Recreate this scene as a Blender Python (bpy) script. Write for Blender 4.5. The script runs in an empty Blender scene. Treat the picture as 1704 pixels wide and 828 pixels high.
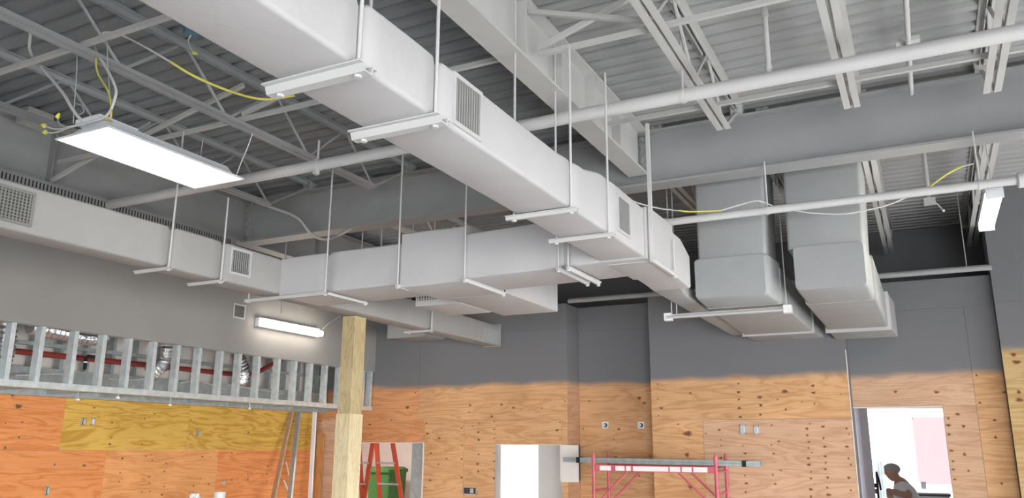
import bpy, bmesh, math, random
from mathutils import Vector, Matrix

# ------------------------------------------------------------------ camera, world, light, exposure
scene = bpy.context.scene
COL = scene.collection
F_PX, IMG_W, IMG_H = 1334.67, 1704, 828
YAW, PITCH, ROLL = 0.471899363, 0.240516731, 0.00634142354
CAM = Vector((0.0, 0.0, 2.1))
_cy, _sy, _cp, _sp = math.cos(YAW), math.sin(YAW), math.cos(PITCH), math.sin(PITCH)
FWD = Vector((-_sy * _cp, _cy * _cp, _sp))
_right = Vector((_cy, _sy, 0.0))
_up = _right.cross(FWD)
RIGHT = math.cos(ROLL) * _right + math.sin(ROLL) * _up
UP = RIGHT.cross(FWD)
cam_data = bpy.data.cameras.new('camera')
cam_data.sensor_width = 36.0
cam_data.lens = F_PX / IMG_W * 36.0
cam_data.clip_start = 0.05
cam = bpy.data.objects.new('camera', cam_data)
COL.objects.link(cam)
cam.matrix_world = Matrix(((RIGHT.x, UP.x, -FWD.x, CAM.x), (RIGHT.y, UP.y, -FWD.y, CAM.y),
                           (RIGHT.z, UP.z, -FWD.z, CAM.z), (0, 0, 0, 1)))
scene.camera = cam

world = bpy.data.worlds.new('sky')
scene.world = world
world.use_nodes = True
_bg = world.node_tree.nodes['Background']
_bg.inputs['Color'].default_value = (0.86, 0.93, 1.0, 1)
_bg.inputs['Strength'].default_value = 0.3

def area_light(name, loc, target, sx, sy, watts, color, spread=180):
    d = bpy.data.lights.new(name, 'AREA')
    d.shape = 'RECTANGLE'
    d.size, d.size_y, d.energy, d.color = sx, sy, watts, color
    d.spread = math.radians(spread)
    o = bpy.data.objects.new(name, d)
    COL.objects.link(o)
    o.location = loc
    o.rotation_euler = (Vector(target) - Vector(loc)).to_track_quat('-Z', 'Y').to_euler()
    return o

# daylight entering through the shop front on the right and behind the viewer; sky light falls downwards
area_light('shopfront_daylight_side', (6.4, 2.5, 1.45), (0.0, 4.2, 0.25), 9.0, 2.5, 238, (1.0, 0.99, 0.97), 64)
area_light('shopfront_daylight_rear', (1.6, -4.5, 1.45), (-3.6, 6.0, 0.0), 6.6, 2.5, 238, (0.97, 0.985, 1.0), 72)
sun_data = bpy.data.lights.new('sun', 'SUN')
sun_data.energy, sun_data.angle, sun_data.color = 45.0, 0.02, (1.0, 0.985, 0.965)
sun = bpy.data.objects.new('sun', sun_data)
COL.objects.link(sun)
sun.rotation_euler = Vector((-0.78, 0.22, -0.59)).to_track_quat('-Z', 'Y').to_euler()
scene.view_settings.view_transform = 'Standard'
scene.view_settings.look = 'None'
scene.view_settings.gamma = 1.0
scene.view_settings.use_curve_mapping = False
scene.view_settings.exposure = 0.0

random.seed(7)

def at(px, py, X=None, Y=None, Z=None):
    """point of the photograph (1704 x 828) carried out to a plane of the room"""
    d = RIGHT * ((px - IMG_W / 2) / F_PX) - UP * ((py - IMG_H / 2) / F_PX) + FWD
    if X is not None:
        t = (X - CAM.x) / d.x
    elif Y is not None:
        t = (Y - CAM.y) / d.y
    else:
        t = (Z - CAM.z) / d.z
    return CAM + d * t

# ------------------------------------------------------------------ materials
def _nodes(name):
    m = bpy.data.materials.new(name)
    m.use_nodes = True
    nt = m.node_tree
    return m, nt, nt.nodes['Principled BSDF']

def N(nt, kind, **kw):
    n = nt.nodes.new(kind)
    for k, v in kw.items():
        if k.startswith('i_'):
            n.inputs[k[2:].replace('_', ' ')].default_value = v
        else:
            setattr(n, k, v)
    return n

def ramp(nt, fac, stops):
    r = nt.nodes.new('ShaderNodeValToRGB')
    el = r.color_ramp.elements
    while len(el) < len(stops):
        el.new(0.5)
    for e, (p, c) in zip(el, stops):
        e.position = p
        e.color = (*c, 1) if len(c) == 3 else c
    nt.links.new(fac, r.inputs['Fac'])
    return r.outputs['Color']

def pos(nt):
    return nt.nodes.new('ShaderNodeNewGeometry').outputs['Position']

def paint(name, col, rough=0.6, metal=0.0, var=0.06, scale=3.0, bump=0.0, bscale=60.0, spec=0.3):
    m, nt, b = _nodes(name)
    n = N(nt, 'ShaderNodeTexNoise', i_Scale=scale, i_Detail=5.0)
    nt.links.new(pos(nt), n.inputs['Vector'])
    lo = tuple(c * (1 - var) for c in col)
    hi = tuple(min(1, c * (1 + var)) for c in col)
    nt.links.new(ramp(nt, n.outputs['Fac'], [(0.3, lo), (0.7, hi)]), b.inputs['Base Color'])
    b.inputs['Roughness'].default_value = rough
    b.inputs['Metallic'].default_value = metal
    b.inputs['Specular IOR Level'].default_value = spec
    if bump:
        n2 = N(nt, 'ShaderNodeTexNoise', i_Scale=bscale, i_Detail=3.0)
        nt.links.new(pos(nt), n2.inputs['Vector'])
        bp = N(nt, 'ShaderNodeBump', i_Strength=bump, i_Distance=0.01)
        nt.links.new(n2.outputs['Fac'], bp.inputs['Height'])
        nt.links.new(bp.outputs['Normal'], b.inputs['Normal'])
    return m

def glow(name, col, strength):
    m, nt, b = _nodes(name)
    b.inputs['Base Color'].default_value = (*[c * 0.15 for c in col], 1)
    b.inputs['Emission Color'].default_value = (*col, 1)
    b.inputs['Emission Strength'].default_value = strength
    return m

GREY_PAINT = (0.185, 0.187, 0.196)

def wood(name, dark, mid, light, axis='XZ', along=0, paint_z=None, grain=1.0, fig=1.0):
    """rotary-cut plywood or sawn timber; along = index of the world axis the grain follows;
    paint_z = height above which the sheet has been sprayed grey"""
    m, nt, b = _nodes(name)
    p = pos(nt)
    inf = nt.nodes.new('ShaderNodeObjectInfo')
    add = N(nt, 'ShaderNodeVectorMath', operation='MULTIPLY_ADD')
    nt.links.new(inf.outputs['Random'], add.inputs[0])
    add.inputs[1].default_value = (17.3, 9.1, 23.7)
    nt.links.new(p, add.inputs[2])
    mp = nt.nodes.new('ShaderNodeMapping')
    s = [4.2 * grain] * 3
    s[along] = 0.55 * grain
    mp.inputs['Scale'].default_value = s
    nt.links.new(add.outputs[0], mp.inputs['Vector'])
    n1 = N(nt, 'ShaderNodeTexNoise', i_Scale=1.0, i_Detail=4.0, i_Distortion=0.9 * fig)
    nt.links.new(mp.outputs['Vector'], n1.inputs['Vector'])
    mul = N(nt, 'ShaderNodeMath', operation='MULTIPLY')
    mul.inputs[1].default_value = 9.0
    nt.links.new(n1.outputs['Fac'], mul.inputs[0])
    fr = N(nt, 'ShaderNodeMath', operation='PINGPONG')
    fr.inputs[1].default_value = 0.5
    nt.links.new(mul.outputs[0], fr.inputs[0])
    c1 = ramp(nt, fr.outputs[0], [(0.0, dark), (0.25, mid), (0.75, light), (1.0, mid)])
    mp2 = nt.nodes.new('ShaderNodeMapping')
    s2 = [70.0] * 3
    s2[along] = 3.0
    mp2.inputs['Scale'].default_value = s2
    nt.links.new(add.outputs[0], mp2.inputs['Vector'])
    n2 = N(nt, 'ShaderNodeTexNoise', i_Scale=1.0, i_Detail=3.0)
    nt.links.new(mp2.outputs['Vector'], n2.inputs['Vector'])
    mx = N(nt, 'ShaderNodeMix', data_type='RGBA', blend_type='MULTIPLY')
    mx.inputs['Factor'].default_value = 0.32
    nt.links.new(c1, mx.inputs['A'])
    nt.links.new(ramp(nt, n2.outputs['Fac'], [(0.3, (0.62, 0.6, 0.58)), (0.62, (1, 1, 1))]), mx.inputs['B'])
    # broad tone drift
    n3 = N(nt, 'ShaderNodeTexNoise', i_Scale=1.3, i_Detail=2.0)
    nt.links.new(add.outputs[0], n3.inputs['Vector'])
    mx3 = N(nt, 'ShaderNodeMix', data_type='RGBA', blend_type='MULTIPLY')
    mx3.inputs['Factor'].default_value = 0.55
    nt.links.new(mx.outputs['Result'], mx3.inputs['A'])
    nt.links.new(ramp(nt, n3.outputs['Fac'], [(0.3, (0.74, 0.68, 0.64)), (0.7, (1, 1, 1))]), mx3.inputs['B'])
    col = mx3.outputs['Result']
    if paint_z is not None:
        sp = nt.nodes.new('ShaderNodeSeparateXYZ')
        nt.links.new(p, sp.inputs[0])
        n4 = N(nt, 'ShaderNodeTexNoise', i_Scale=1.4, i_Detail=2.0)
        nt.links.new(p, n4.inputs['Vector'])
        ma = N(nt, 'ShaderNodeMath', operation='MULTIPLY_ADD')
        ma.inputs[1].default_value = 0.16
        nt.links.new(n4.outputs['Fac'], ma.inputs[0])
        nt.links.new(sp.outputs['Z'], ma.inputs[2])
        mr = N(nt, 'ShaderNodeMapRange', interpolation_type='SMOOTHSTEP')
        mr.inputs['From Min'].default_value = paint_z + 0.08 - 0.05
        mr.inputs['From Max'].default_value = paint_z + 0.08 + 0.06
        nt.links.new(ma.outputs[0], mr.inputs['Value'])
        mx4 = N(nt, 'ShaderNodeMix', data_type='RGBA')
        nt.links.new(mr.outputs['Result'], mx4.inputs['Factor'])
        nt.links.new(col, mx4.inputs['A'])
        mx4.inputs['B'].default_value = (*GREY_PAINT, 1)
        col = mx4.outputs['Result']
    nt.links.new(col, b.inputs['Base Color'])
    b.inputs['Roughness'].default_value = 0.72
    b.inputs['Specular IOR Level'].default_value = 0.2
    bp = N(nt, 'ShaderNodeBump', i_Strength=0.08, i_Distance=0.004)
    nt.links.new(n2.outputs['Fac'], bp.inputs['Height'])
    nt.links.new(bp.outputs['Normal'], b.inputs['Normal'])
    return m

M = {}
M['steel'] = paint('steel_dryfall_paint', (0.50, 0.50, 0.485), 0.6, var=0.05)
M['girder'] = paint('girder_paint', (0.34, 0.345, 0.345), 0.55, var=0.05)
M['deck'] = paint('deck_paint', (0.37, 0.375, 0.37), 0.7, var=0.08, scale=2.0)
M['deck_shaded'] = paint('deck_paint_shaded', (0.245, 0.26, 0.27), 0.7, var=0.08, scale=2.0)  # deck colour darkened to carry the shade of the left bays
M['steel_shaded'] = paint('joist_paint_shaded', (0.33, 0.345, 0.35), 0.6, var=0.05)  # joist colour darkened the same way, shade of the left bays painted in
M['pipe'] = paint('pipe_paint', (0.58, 0.575, 0.57), 0.42, var=0.04, spec=0.45)
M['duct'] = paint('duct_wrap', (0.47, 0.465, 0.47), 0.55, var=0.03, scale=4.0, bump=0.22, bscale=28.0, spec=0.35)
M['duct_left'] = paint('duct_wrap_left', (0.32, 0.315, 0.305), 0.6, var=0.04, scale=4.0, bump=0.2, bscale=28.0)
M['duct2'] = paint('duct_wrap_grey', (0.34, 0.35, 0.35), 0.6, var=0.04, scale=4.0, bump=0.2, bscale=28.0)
M['hanger'] = paint('hanger_paint', (0.50, 0.50, 0.495), 0.5, var=0.04)
M['wallgrey'] = paint('wall_grey_paint', GREY_PAINT, 0.8, var=0.05, scale=1.5, spec=0.2)
M['wallwarm'] = paint('wall_warm_grey_paint', (0.27, 0.26, 0.25), 0.8, var=0.05, scale=1.5, spec=0.2)
M['white'] = paint('white_drywall', (0.78, 0.74, 0.70), 0.8, var=0.03, spec=0.2)
M['pinkwhite'] = paint('pink_white_drywall', (0.80, 0.66, 0.60), 0.8, var=0.03, spec=0.2)
M['lilac'] = paint('lilac_wall', (0.50, 0.47, 0.53), 0.8, var=0.03, spec=0.2)
M['pinkwall'] = paint('pink_wall', (0.80, 0.52, 0.52), 0.8, var=0.05, spec=0.2)
M['concrete'] = paint('concrete_floor', (0.485, 0.495, 0.51), 0.6, var=0.12, scale=1.1)
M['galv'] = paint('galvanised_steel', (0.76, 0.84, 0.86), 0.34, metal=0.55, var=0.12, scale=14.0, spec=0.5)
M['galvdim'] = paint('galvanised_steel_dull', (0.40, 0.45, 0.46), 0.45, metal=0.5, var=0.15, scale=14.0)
M['foil'] = paint('foil_flex_duct', (0.72, 0.74, 0.76), 0.22, metal=0.9, var=0.1, scale=30.0, bump=0.8, bscale=40.0)
M['redpipe'] = paint('red_pipe', (0.24, 0.035, 0.03), 0.45, var=0.1)
M['black'] = paint('black_plastic', (0.012, 0.012, 0.013), 0.5)
M['dark'] = paint('dark_void', (0.03, 0.032, 0.034), 0.8)
M['grillevoid'] = paint('grille_inside', (0.05, 0.05, 0.05), 0.8)
M['grille'] = paint('grille_grey', (0.27, 0.27, 0.26), 0.5)
M['grilledark'] = paint('grille_dark_grey', (0.20, 0.20, 0.19), 0.5)
M['lightbody'] = paint('fixture_white', (0.75, 0.77, 0.80), 0.4)
M['lens'] = glow('lens_lit', (1.0, 0.99, 0.99), 1.1)
M['tubeglow'] = glow('tube_lit_warm', (1.0, 0.90, 0.78), 27.0)
M['tubeglow2'] = glow('tube_lit', (1.0, 0.93, 0.80), 60.0)
M['daypane'] = glow('daylit_pane', (1.0, 0.99, 1.0), 2.6)
M['pinkpanel_glow'] = glow('glowing_pink_panel', (1.0, 0.77, 0.81), 0.98)  # pink wall panel, its brightness put in as emission
M['wire_white'] = paint('cable_white', (0.62, 0.62, 0.60), 0.5)
M['wire_grey'] = paint('wire_grey', (0.42, 0.48, 0.48), 0.5)
M['wire_yellow'] = paint('cable_yellow', (0.72, 0.66, 0.14), 0.5)
M['wirenut'] = paint('wirenut_yellow', (0.85, 0.80, 0.12), 0.45)
M['bluebox'] = paint('blue_box', (0.12, 0.26, 0.32), 0.5)
M['knot'] = paint('knot_brown', (0.17, 0.085, 0.04), 0.7, var=0.3, scale=40)
M['knotlight'] = paint('knot_red_brown', (0.47, 0.235, 0.10), 0.7, var=0.25, scale=40)
M['pink'] = paint('scaffold_pink_red', (0.55, 0.125, 0.155), 0.45, var=0.12, scale=12)
M['labelwhite'] = paint('label_white', (0.85, 0.80, 0.80), 0.5)
M['orange'] = paint('ladder_orange', (0.66, 0.10, 0.045), 0.5, var=0.06)
M['alum'] = paint('aluminium', (0.62, 0.62, 0.62), 0.4, metal=0.6)
M['green'] = paint('bin_green', (0.075, 0.20, 0.055), 0.6, var=0.1)
M['skin'] = paint('skin', (0.36, 0.20, 0.15), 0.6)
M['shirt'] = paint('shirt_white', (0.60, 0.60, 0.62), 0.8)
M['cap'] = paint('cap_grey', (0.28, 0.27, 0.27), 0.8)
M['trousers'] = paint('trousers_dark', (0.06, 0.06, 0.08), 0.8)
M['boxmetal'] = paint('box_metal', (0.55, 0.57, 0.58), 0.4, metal=0.4)
M['boxdark'] = paint('box_inside', (0.05, 0.05, 0.05), 0.7)
M['whiteplastic'] = paint('white_plastic', (0.80, 0.80, 0.80), 0.4)
PZ = 2.92
OR = ((0.66, 0.29, 0.125), (0.76, 0.375, 0.175), (0.80, 0.43, 0.215))
TA = ((0.64, 0.35, 0.165), (0.75, 0.44, 0.225), (0.80, 0.50, 0.275))
PK = ((0.62, 0.37, 0.235), (0.70, 0.45, 0.295), (0.74, 0.50, 0.335))
YE = ((0.52, 0.29, 0.05), (0.68, 0.43, 0.095), (0.74, 0.49, 0.13))
M['ply_or'] = wood('plywood_orange', *OR, along=0, paint_z=PZ)
M['ply_ta'] = wood('plywood_tan', *TA, along=0, paint_z=PZ)
M['ply_pk'] = wood('plywood_pale_pink', *PK, along=0, paint_z=PZ)
M['ply_pil'] = wood('plywood_pale_yellow', (0.52, 0.33, 0.14), (0.62, 0.43, 0.20), (0.68, 0.52, 0.28), along=0, paint_z=3.13)
M['ply_side'] = wood('plywood_tan_return', (0.56, 0.32, 0.19), (0.63, 0.38, 0.235), (0.67, 0.43, 0.28), along=1, paint_z=PZ)
M['ply_lo'] = wood('plywood_orange_side', (0.68, 0.24, 0.075), (0.78, 0.31, 0.11), (0.82, 0.36, 0.145), along=1)
M['ply_ly'] = wood('plywood_yellow_side', *YE, along=1)
M['ply_lt'] = wood('plywood_tan_side', (0.68, 0.29, 0.10), (0.78, 0.37, 0.145), (0.82, 0.42, 0.18), along=1)
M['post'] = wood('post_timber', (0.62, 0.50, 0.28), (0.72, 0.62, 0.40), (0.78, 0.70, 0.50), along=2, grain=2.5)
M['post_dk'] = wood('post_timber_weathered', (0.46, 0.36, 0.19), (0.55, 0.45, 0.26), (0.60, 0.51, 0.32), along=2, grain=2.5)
M['board'] = wood('board_brown', (0.44, 0.29, 0.18), (0.52, 0.36, 0.24), (0.58, 0.42, 0.29), along=2, grain=2.5)
M['board_or'] = wood('board_orange', (0.52, 0.24, 0.08), (0.60, 0.30, 0.11), (0.66, 0.36, 0.15), along=2)

# ------------------------------------------------------------------ mesh helpers
class MB:
    def __init__(self):
        self.v, self.f = [], []
    def add(self, vs, fs):
        o = len(self.v)
        self.v += [tuple(x) for x in vs]
        self.f += [tuple(i + o for i in f) for f in fs]
        return self
    def box(self, x0, x1, y0, y1, z0, z1):
        return self.add([(x0, y0, z0), (x1, y0, z0), (x1, y1, z0), (x0, y1, z0), (x0, y0, z1), (x1, y0, z1), (x1, y1, z1), (x0, y1, z1)],
                        [(3, 2, 1, 0), (4, 5, 6, 7), (0, 1, 5, 4), (1, 2, 6, 5), (2, 3, 7, 6), (3, 0, 4, 7)])
    def ext(self, prof, p, q, u, v):
        """profile [(a,b)..] in the frame u,v swept from p to q"""
        p, q, u, v = Vector(p), Vector(q), Vector(u), Vector(v)
        n = len(prof)
        vs = [p + u * a + v * b for a, b in prof] + [q + u * a + v * b for a, b in prof]
        fs = [(i, (i + 1) % n, n + (i + 1) % n, n + i) for i in range(n)]
        fs += [tuple(reversed(range(n))), tuple(range(n, 2 * n))]
        return self.add(vs, fs)
    def bar(self, p, q, w, h, up=(0, 0, 1)):
        p, q = Vector(p), Vector(q)
        d = (q - p).normalized()
        u = d.cross(Vector(up))
        if u.length < 1e-4:
            u = d.cross(Vector((1, 0, 0)))
        u.normalize()
        v = u.cross(d)
        return self.ext([(-w / 2, -h / 2), (w / 2, -h / 2), (w / 2, h / 2), (-w / 2, h / 2)], p, q, u, v)
    def angle(self, p, q, u, v, w=0.045, t=0.006):
        return self.ext([(0, 0), (w, 0), (w, t), (t, t), (t, w), (0, w)], p, q, u, v)
    def tube(self, pts, r, n=8, radii=None):
        pts = [Vector(p) for p in pts]
        rings = []
        prev = None
        for i, p in enumerate(pts):
            a = pts[max(i - 1, 0)]
            b = pts[min(i + 1, len(pts) - 1)]
            d = (b - a).normalized()
            if prev is None:
                u = d.cross(Vector((0, 0, 1)))
                if u.length < 1e-3:
                    u = d.cross(Vector((1, 0, 0)))
            else:
                u = prev - d * prev.dot(d)
            u.normalize()
            prev = u
            w = d.cross(u)
            rr = radii[i] if radii else r
            rings.append([p + (u * math.cos(2 * math.pi * k / n) + w * math.sin(2 * math.pi * k / n)) * rr for k in range(n)])
        vs = [x for ring in rings for x in ring]
        fs = []
        for i in range(len(rings) - 1):
            for k in range(n):
                fs.append((i * n + k, i * n + (k + 1) % n, (i + 1) * n + (k + 1) % n, (i + 1) * n + k))
        fs.append(tuple(reversed(range(n))))
        L = (len(rings) - 1) * n
        fs.append(tuple(range(L, L + n)))
        return self.add(vs, fs)
    def loops(self, rings, cap=True):
        n = len(rings[0])
        vs = [x for r in rings for x in r]
        fs = []
        for i in range(len(rings) - 1):
            for k in range(n):
                fs.append((i * n + k, i * n + (k + 1) % n, (i + 1) * n + (k + 1) % n, (i + 1) * n + k))
        if cap:
            fs.append(tuple(reversed(range(n))))
            L = (len(rings) - 1) * n
            fs.append(tuple(range(L, L + n)))
        return self.add(vs, fs)
    def ball(self, c, r, sx=1, sy=1, sz=1, n=8):
        rings = []
        for i in range(1, n // 2 + 2):
            th = math.pi * (i - 0.5) / (n // 2 + 1)
            rings.append([(c[0] + sx * r * math.sin(th) * math.cos(2 * math.pi * k / n),
                           c[1] + sy * r * math.sin(th) * math.sin(2 * math.pi * k / n),
                           c[2] - sz * r * math.cos(th)) for k in range(n)])
        return self.loops(rings)
    def mesh(self, name, mat, smooth=None):
        me = bpy.data.meshes.new(name)
        c = Vector((0, 0, 0))
        if self.v:
            lo = Vector([min(v[i] for v in self.v) for i in range(3)])
            hi = Vector([max(v[i] for v in self.v) for i in range(3)])
            c = Vector(((lo.x + hi.x) / 2, (lo.y + hi.y) / 2, lo.z))
        me.from_pydata([tuple(Vector(v) - c) for v in self.v], [], self.f)
        bm = bmesh.new()
        bm.from_mesh(me)
        bmesh.ops.recalc_face_normals(bm, faces=bm.faces)
        bm.to_mesh(me)
        bm.free()
        if smooth is not None:
            me.polygons.foreach_set('use_smooth', [True] * len(me.polygons))
            me.set_sharp_from_angle(angle=math.radians(smooth))
        me.materials.append(M[mat])
        return me, c
    def build(self, name, mat, parent=None, smooth=None, **props):
        me, c = self.mesh(name, mat, smooth)
        o = bpy.data.objects.new(name, me)
        COL.objects.link(o)
        o.location = c
        if parent is not None:
            attach(o, parent)
        tag(o, **props)
        return o

def world_loc(o):
    if o.parent is None:
        return Vector(o.location)
    return o.matrix_parent_inverse.translation + Vector(o.location) + world_loc(o.parent)

def attach(o, parent):
    o.parent = parent
    o.matrix_parent_inverse = Matrix.Translation(-world_loc(parent))

def tag(o, label=None, cat=None, group=None, kind=None):
    if label: o['label'] = label
    if cat: o['category'] = cat
    if group: o['group'] = group
    if kind: o['kind'] = kind
    return o

def thing(name, label, cat, loc, group=None):
    o = bpy.data.objects.new(name, None)
    COL.objects.link(o)
    o.location = loc
    o.empty_display_size = 0.1
    return tag(o, label, cat, group)

def part_at(name, me, loc, parent, rot=None, scale=None):
    """one more piece that shares a mesh"""
    o = bpy.data.objects.new(name, me)
    COL.objects.link(o)
    o.location = loc
    if rot is not None: o.rotation_euler = rot
    if scale is not None: o.scale = scale
    attach(o, parent)
    return o

def struct(name, mb, mat, parent=None, smooth=None):
    o = mb.build(name, mat, parent, smooth)
    if parent is None:
        o['kind'] = 'structure'
    return o

def spline(pts, k=6):
    pts = [Vector(p) for p in pts]
    out = []
    for i in range(len(pts) - 1):
        p0, p1, p2, p3 = pts[max(i - 1, 0)], pts[i], pts[i + 1], pts[min(i + 2, len(pts) - 1)]
        for j in range(k):
            t = j / k
            out.append(0.5 * ((2 * p1) + (p2 - p0) * t + (2 * p0 - 5 * p1 + 4 * p2 - p3) * t * t + (3 * p1 - p0 - 3 * p2 + p3) * t ** 3))
    out.append(pts[-1])
    return out

def rrect(a0, a1, b0, b1, r, n=3):
    """rounded rectangle, 4*(n+1) points"""
    pts = []
    for cx, cy, s in ((a1 - r, b1 - r, 0), (a0 + r, b1 - r, 1), (a0 + r, b0 + r, 2), (a1 - r, b0 + r, 3)):
        for k in range(n + 1):
            t = math.pi / 2 * (s + k / n)
            pts.append((cx + r * math.cos(t), cy + r * math.sin(t)))
    return pts

def duct_mb(axis, secs, straps=(), r=0.02, pinch=0.016, bulge=0.004):
    """wrapped duct: secs = [(s, a0, a1, b0, b1)], a across, b up (or y for a riser); straps pinch the wrap"""
    S = sorted(secs)
    stations = {}
    def interp(s):
        for (s0, *A), (s1, *B) in zip(S, S[1:]):
            if s0 <= s <= s1:
                t = 0 if s1 == s0 else (s - s0) / (s1 - s0)
                return [x + (y - x) * t for x, y in zip(A, B)]
        return S[-1][1:]
    for s, *A in S:
        stations[s] = (A, 0.0)
    for st in straps:
        for d, off in ((-0.12, bulge * .4), (-0.04, 0.0), (-0.007, -pinch), (0.007, -pinch), (0.04, 0.0), (0.12, bulge * .4)):
            s = st + d
            if S[0][0] < s < S[-1][0]:
                stations[s] = (interp(s), off)
    rings = []
    for s in sorted(stations):
        (a0, a1, b0, b1), off = stations[s]
        for a, b in [(None, None)]:
            ring = rrect(a0 - off, a1 + off, b0 - off, b1 + off, r)
        if axis == 'Y':
            rings.append([(a, s, b) for a, b in ring])
        elif axis == 'X':
            rings.append([(s, a, b) for a, b in ring])
        else:
            rings.append([(a, b, s) for a, b in ring])
    return MB().loops(rings)

# ------------------------------------------------------------------ the shell
Y0, YD, YP = 10.0, 10.3, 10.16            # main back wall, door bay, right hand pier
XL, XR_ = -7.43, -8.5                    # bulkhead face, plywood wall behind it
DECK = 5.0
struct('floor', MB().box(-10.5, 7, -5, 17, -0.12, 0), 'concrete')

# corrugated roof deck, flutes across the room; left of the stiffened beam the shade is put into a darker colour
def deck_panel(name, x0, x1, ya, yb, mat, parent=None):
    pp = []
    y = ya
    while y < yb:
        pp += [(y, DECK), (y + 0.068, DECK), (y + 0.092, DECK + 0.036), (y + 0.128, DECK + 0.036)]
        y += 0.152
    n = len(pp)
    mb = MB().add([(x0, a, b) for a, b in pp] + [(x1, a, b) for a, b in pp], [(i, i + 1, n + i + 1, n + i) for i in range(n - 1)])
    mb.box(x0, x1, ya, yb, DECK + 0.05, DECK + 0.2)
    return struct(name, mb, mat, parent)
ceiling = deck_panel('ceiling', -2.13, 6.6, -4.6, 12.1, 'deck')
deck_panel('ceiling', -8.9, -2.13, -4.6, 12.1, 'deck_shaded')

# left: painted bulkhead above the framing
wall_left = struct('wall_left', MB().box(XL - 0.02, XL, -4.6, Y0, 3.18, DECK), 'wallwarm')
struct('wall_left', MB().box(XR_ - 0.14, XR_ - 0.02, -4.6, Y0, 0, DECK), 'white')
# back wall, four bays
DL0, DL1 = -7.75, -6.5       # left doorway
DM0, DM1 = -5.335, -4.35     # middle doorway
RD0, RD1 = -0.78, 0.15       # right doorway (in the door bay)
CA, CB, CC, CD_ = -4.266, -3.11, -0.775, 0.775   # bay edges
TOPW = 4.0
mb = MB()
def wall_seg(mb, x0, x1, yf, z0, z1, th=0.1):
    mb.box(x0, x1, yf, yf + th, z0, z1)
wall_seg(mb, -8.62, DL0, Y0 + .013, 0, TOPW); wall_seg(mb, DL0, DL1, Y0 + .013, 2.135, TOPW)
wall_seg(mb, DL1, DM0, Y0 + .013, 0, TOPW); wall_seg(mb, DM0, DM1, Y0 + .013, 2.12, TOPW); wall_seg(mb, DM1, CA - .013, Y0 + .013, 0, TOPW)
mb.box(CA - 0.1, CA - .013, Y0 + 0.11, Y0 + 0.43, 0, TOPW)
wall_seg(mb, CA - 0.1, CB + 0.1, Y0 + 0.443, 0, TOPW)
wall_seg(mb, CB + .013, CC, Y0 + .013, 0, TOPW, 0.3)
wall_seg(mb, CC - 0.0, RD0, YD + .013, 0, TOPW); wall_seg(mb, RD0, RD1, YD + .013, 2.56, TOPW); wall_seg(mb, RD1, CD_ + 0.1, YD + .013, 0, TOPW)
wall_back = struct('wall_back', mb, 'wallgrey')
wall_pier = struct('wall_right', MB().box(CD_ + .004, 6.6, YP + .013, YP + 0.5, 0, DECK), 'wallgrey')
# painted board above the plywood, flush with it
struct('wall_back', MB().box(-8.5, CA, Y0, Y0 + .0125, 3.66, TOPW), 'wallgrey', wall_back)
struct('wall_back', MB().box(CB, CC, Y0, Y0 + .0125, 3.66, TOPW), 'wallgrey', wall_back)
struct('wall_back', MB().box(CA, CB, Y0 + .43, Y0 + .4425, 3.66, TOPW), 'wallgrey', wall_back)
struct('wall_back', MB().box(CC, CD_, YD, YD + .0125, 3.66, TOPW), 'wallgrey', wall_back)
struct('wall_right', MB().box(CD_, 6.6, YP, YP + .0125, 3.66, DECK), 'wallgrey', wall_pier)
# outer wall standing dark above the back rooms
struct('wall_outer', MB().box(-8.9, 6.6, 11.95, 12.1, 2.9, DECK + .05), 'wallgrey')
struct('wall_front', MB().box(-8.9, -1.8, -4.75, -4.6, 0, DECK + .05), 'wallwarm')
struct('light_block_right', MB().box(6.5, 6.6, -4.6, YP, 2.8, DECK + .05), 'wallgrey')  # unseen header added to keep the sun off the ducts
struct('light_block_front', MB().box(-1.8, 6.6, -4.75, -4.6, 2.8, DECK + .05), 'wallgrey')  # unseen header added to shut out high sky light from behind
struct('wall_outer_side', MB().box(-8.9, -8.66, Y0 + .1, 12, 2.9, DECK), 'wallgrey')
struct('wall_outer_right', MB().box(1.6, 1.75, Y0 + .3, 12, 2.9, DECK), 'wallgrey')

# plywood sheets
def sheet(x0, x1, z0, z1, yf, mat, parent):
    g = 0.0015
    return MB().box(x0 + g, x1 - g, yf, yf + 0.012, z0 + g, z1 - g).build('plywood_sheet', mat, parent)
SEAM = 2.445
def row(xs, z0, z1, yf, mats, parent):
    for i, (a, b) in enumerate(zip(xs, xs[1:])):
        sheet(a, b, z0, z1, yf, mats[i % len(mats)], parent)
row([-8.5, -7.75], 0, SEAM, Y0, ['ply_pk'], wall_back)
row([-7.75, -6.5], 2.135, SEAM, Y0, ['ply_or'], wall_back)
row([-6.5, -5.84, -5.335], 0, SEAM, Y0, ['ply_ta', 'ply_ta'], wall_back)
row([-5.335, -4.35], 2.12, SEAM, Y0, ['ply_ta'], wall_back)
row([-4.35, CA], 0, SEAM, Y0, ['ply_ta'], wall_back)
row([-8.5, -6.62, CA], SEAM, 3.66, Y0, ['ply_or', 'ply_ta'], wall_back)
row([CA, CB], 0, SEAM, Y0 + .43, ['ply_ta'], wall_back)
row([CA, CB], SEAM, 3.66, Y0 + .43, ['ply_ta'], wall_back)
for z0, z1, m in ((0, 1.66, 'ply_side'), (2.12, SEAM, 'ply_side'), (SEAM, 3.66, 'ply_side')):
    MB().box(CA - .0125, CA, Y0 + .012, Y0 + .43, z0 + .001, z1 - .001).build('plywood_sheet', m, wall_back)
row([CB, -2.47, CC], 0, 2.425, Y0, ['ply_ta', 'ply_pk'], wall_back)
row([CB, CC], 2.425, 3.66, Y0, ['ply_ta'], wall_back)
row([CC, 0.48], 2.56, 3.66, YD, ['ply_pk'], wall_back)
row([RD1, 0.48], 0, 2.56, YD, ['ply_pk'], wall_back)
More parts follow.
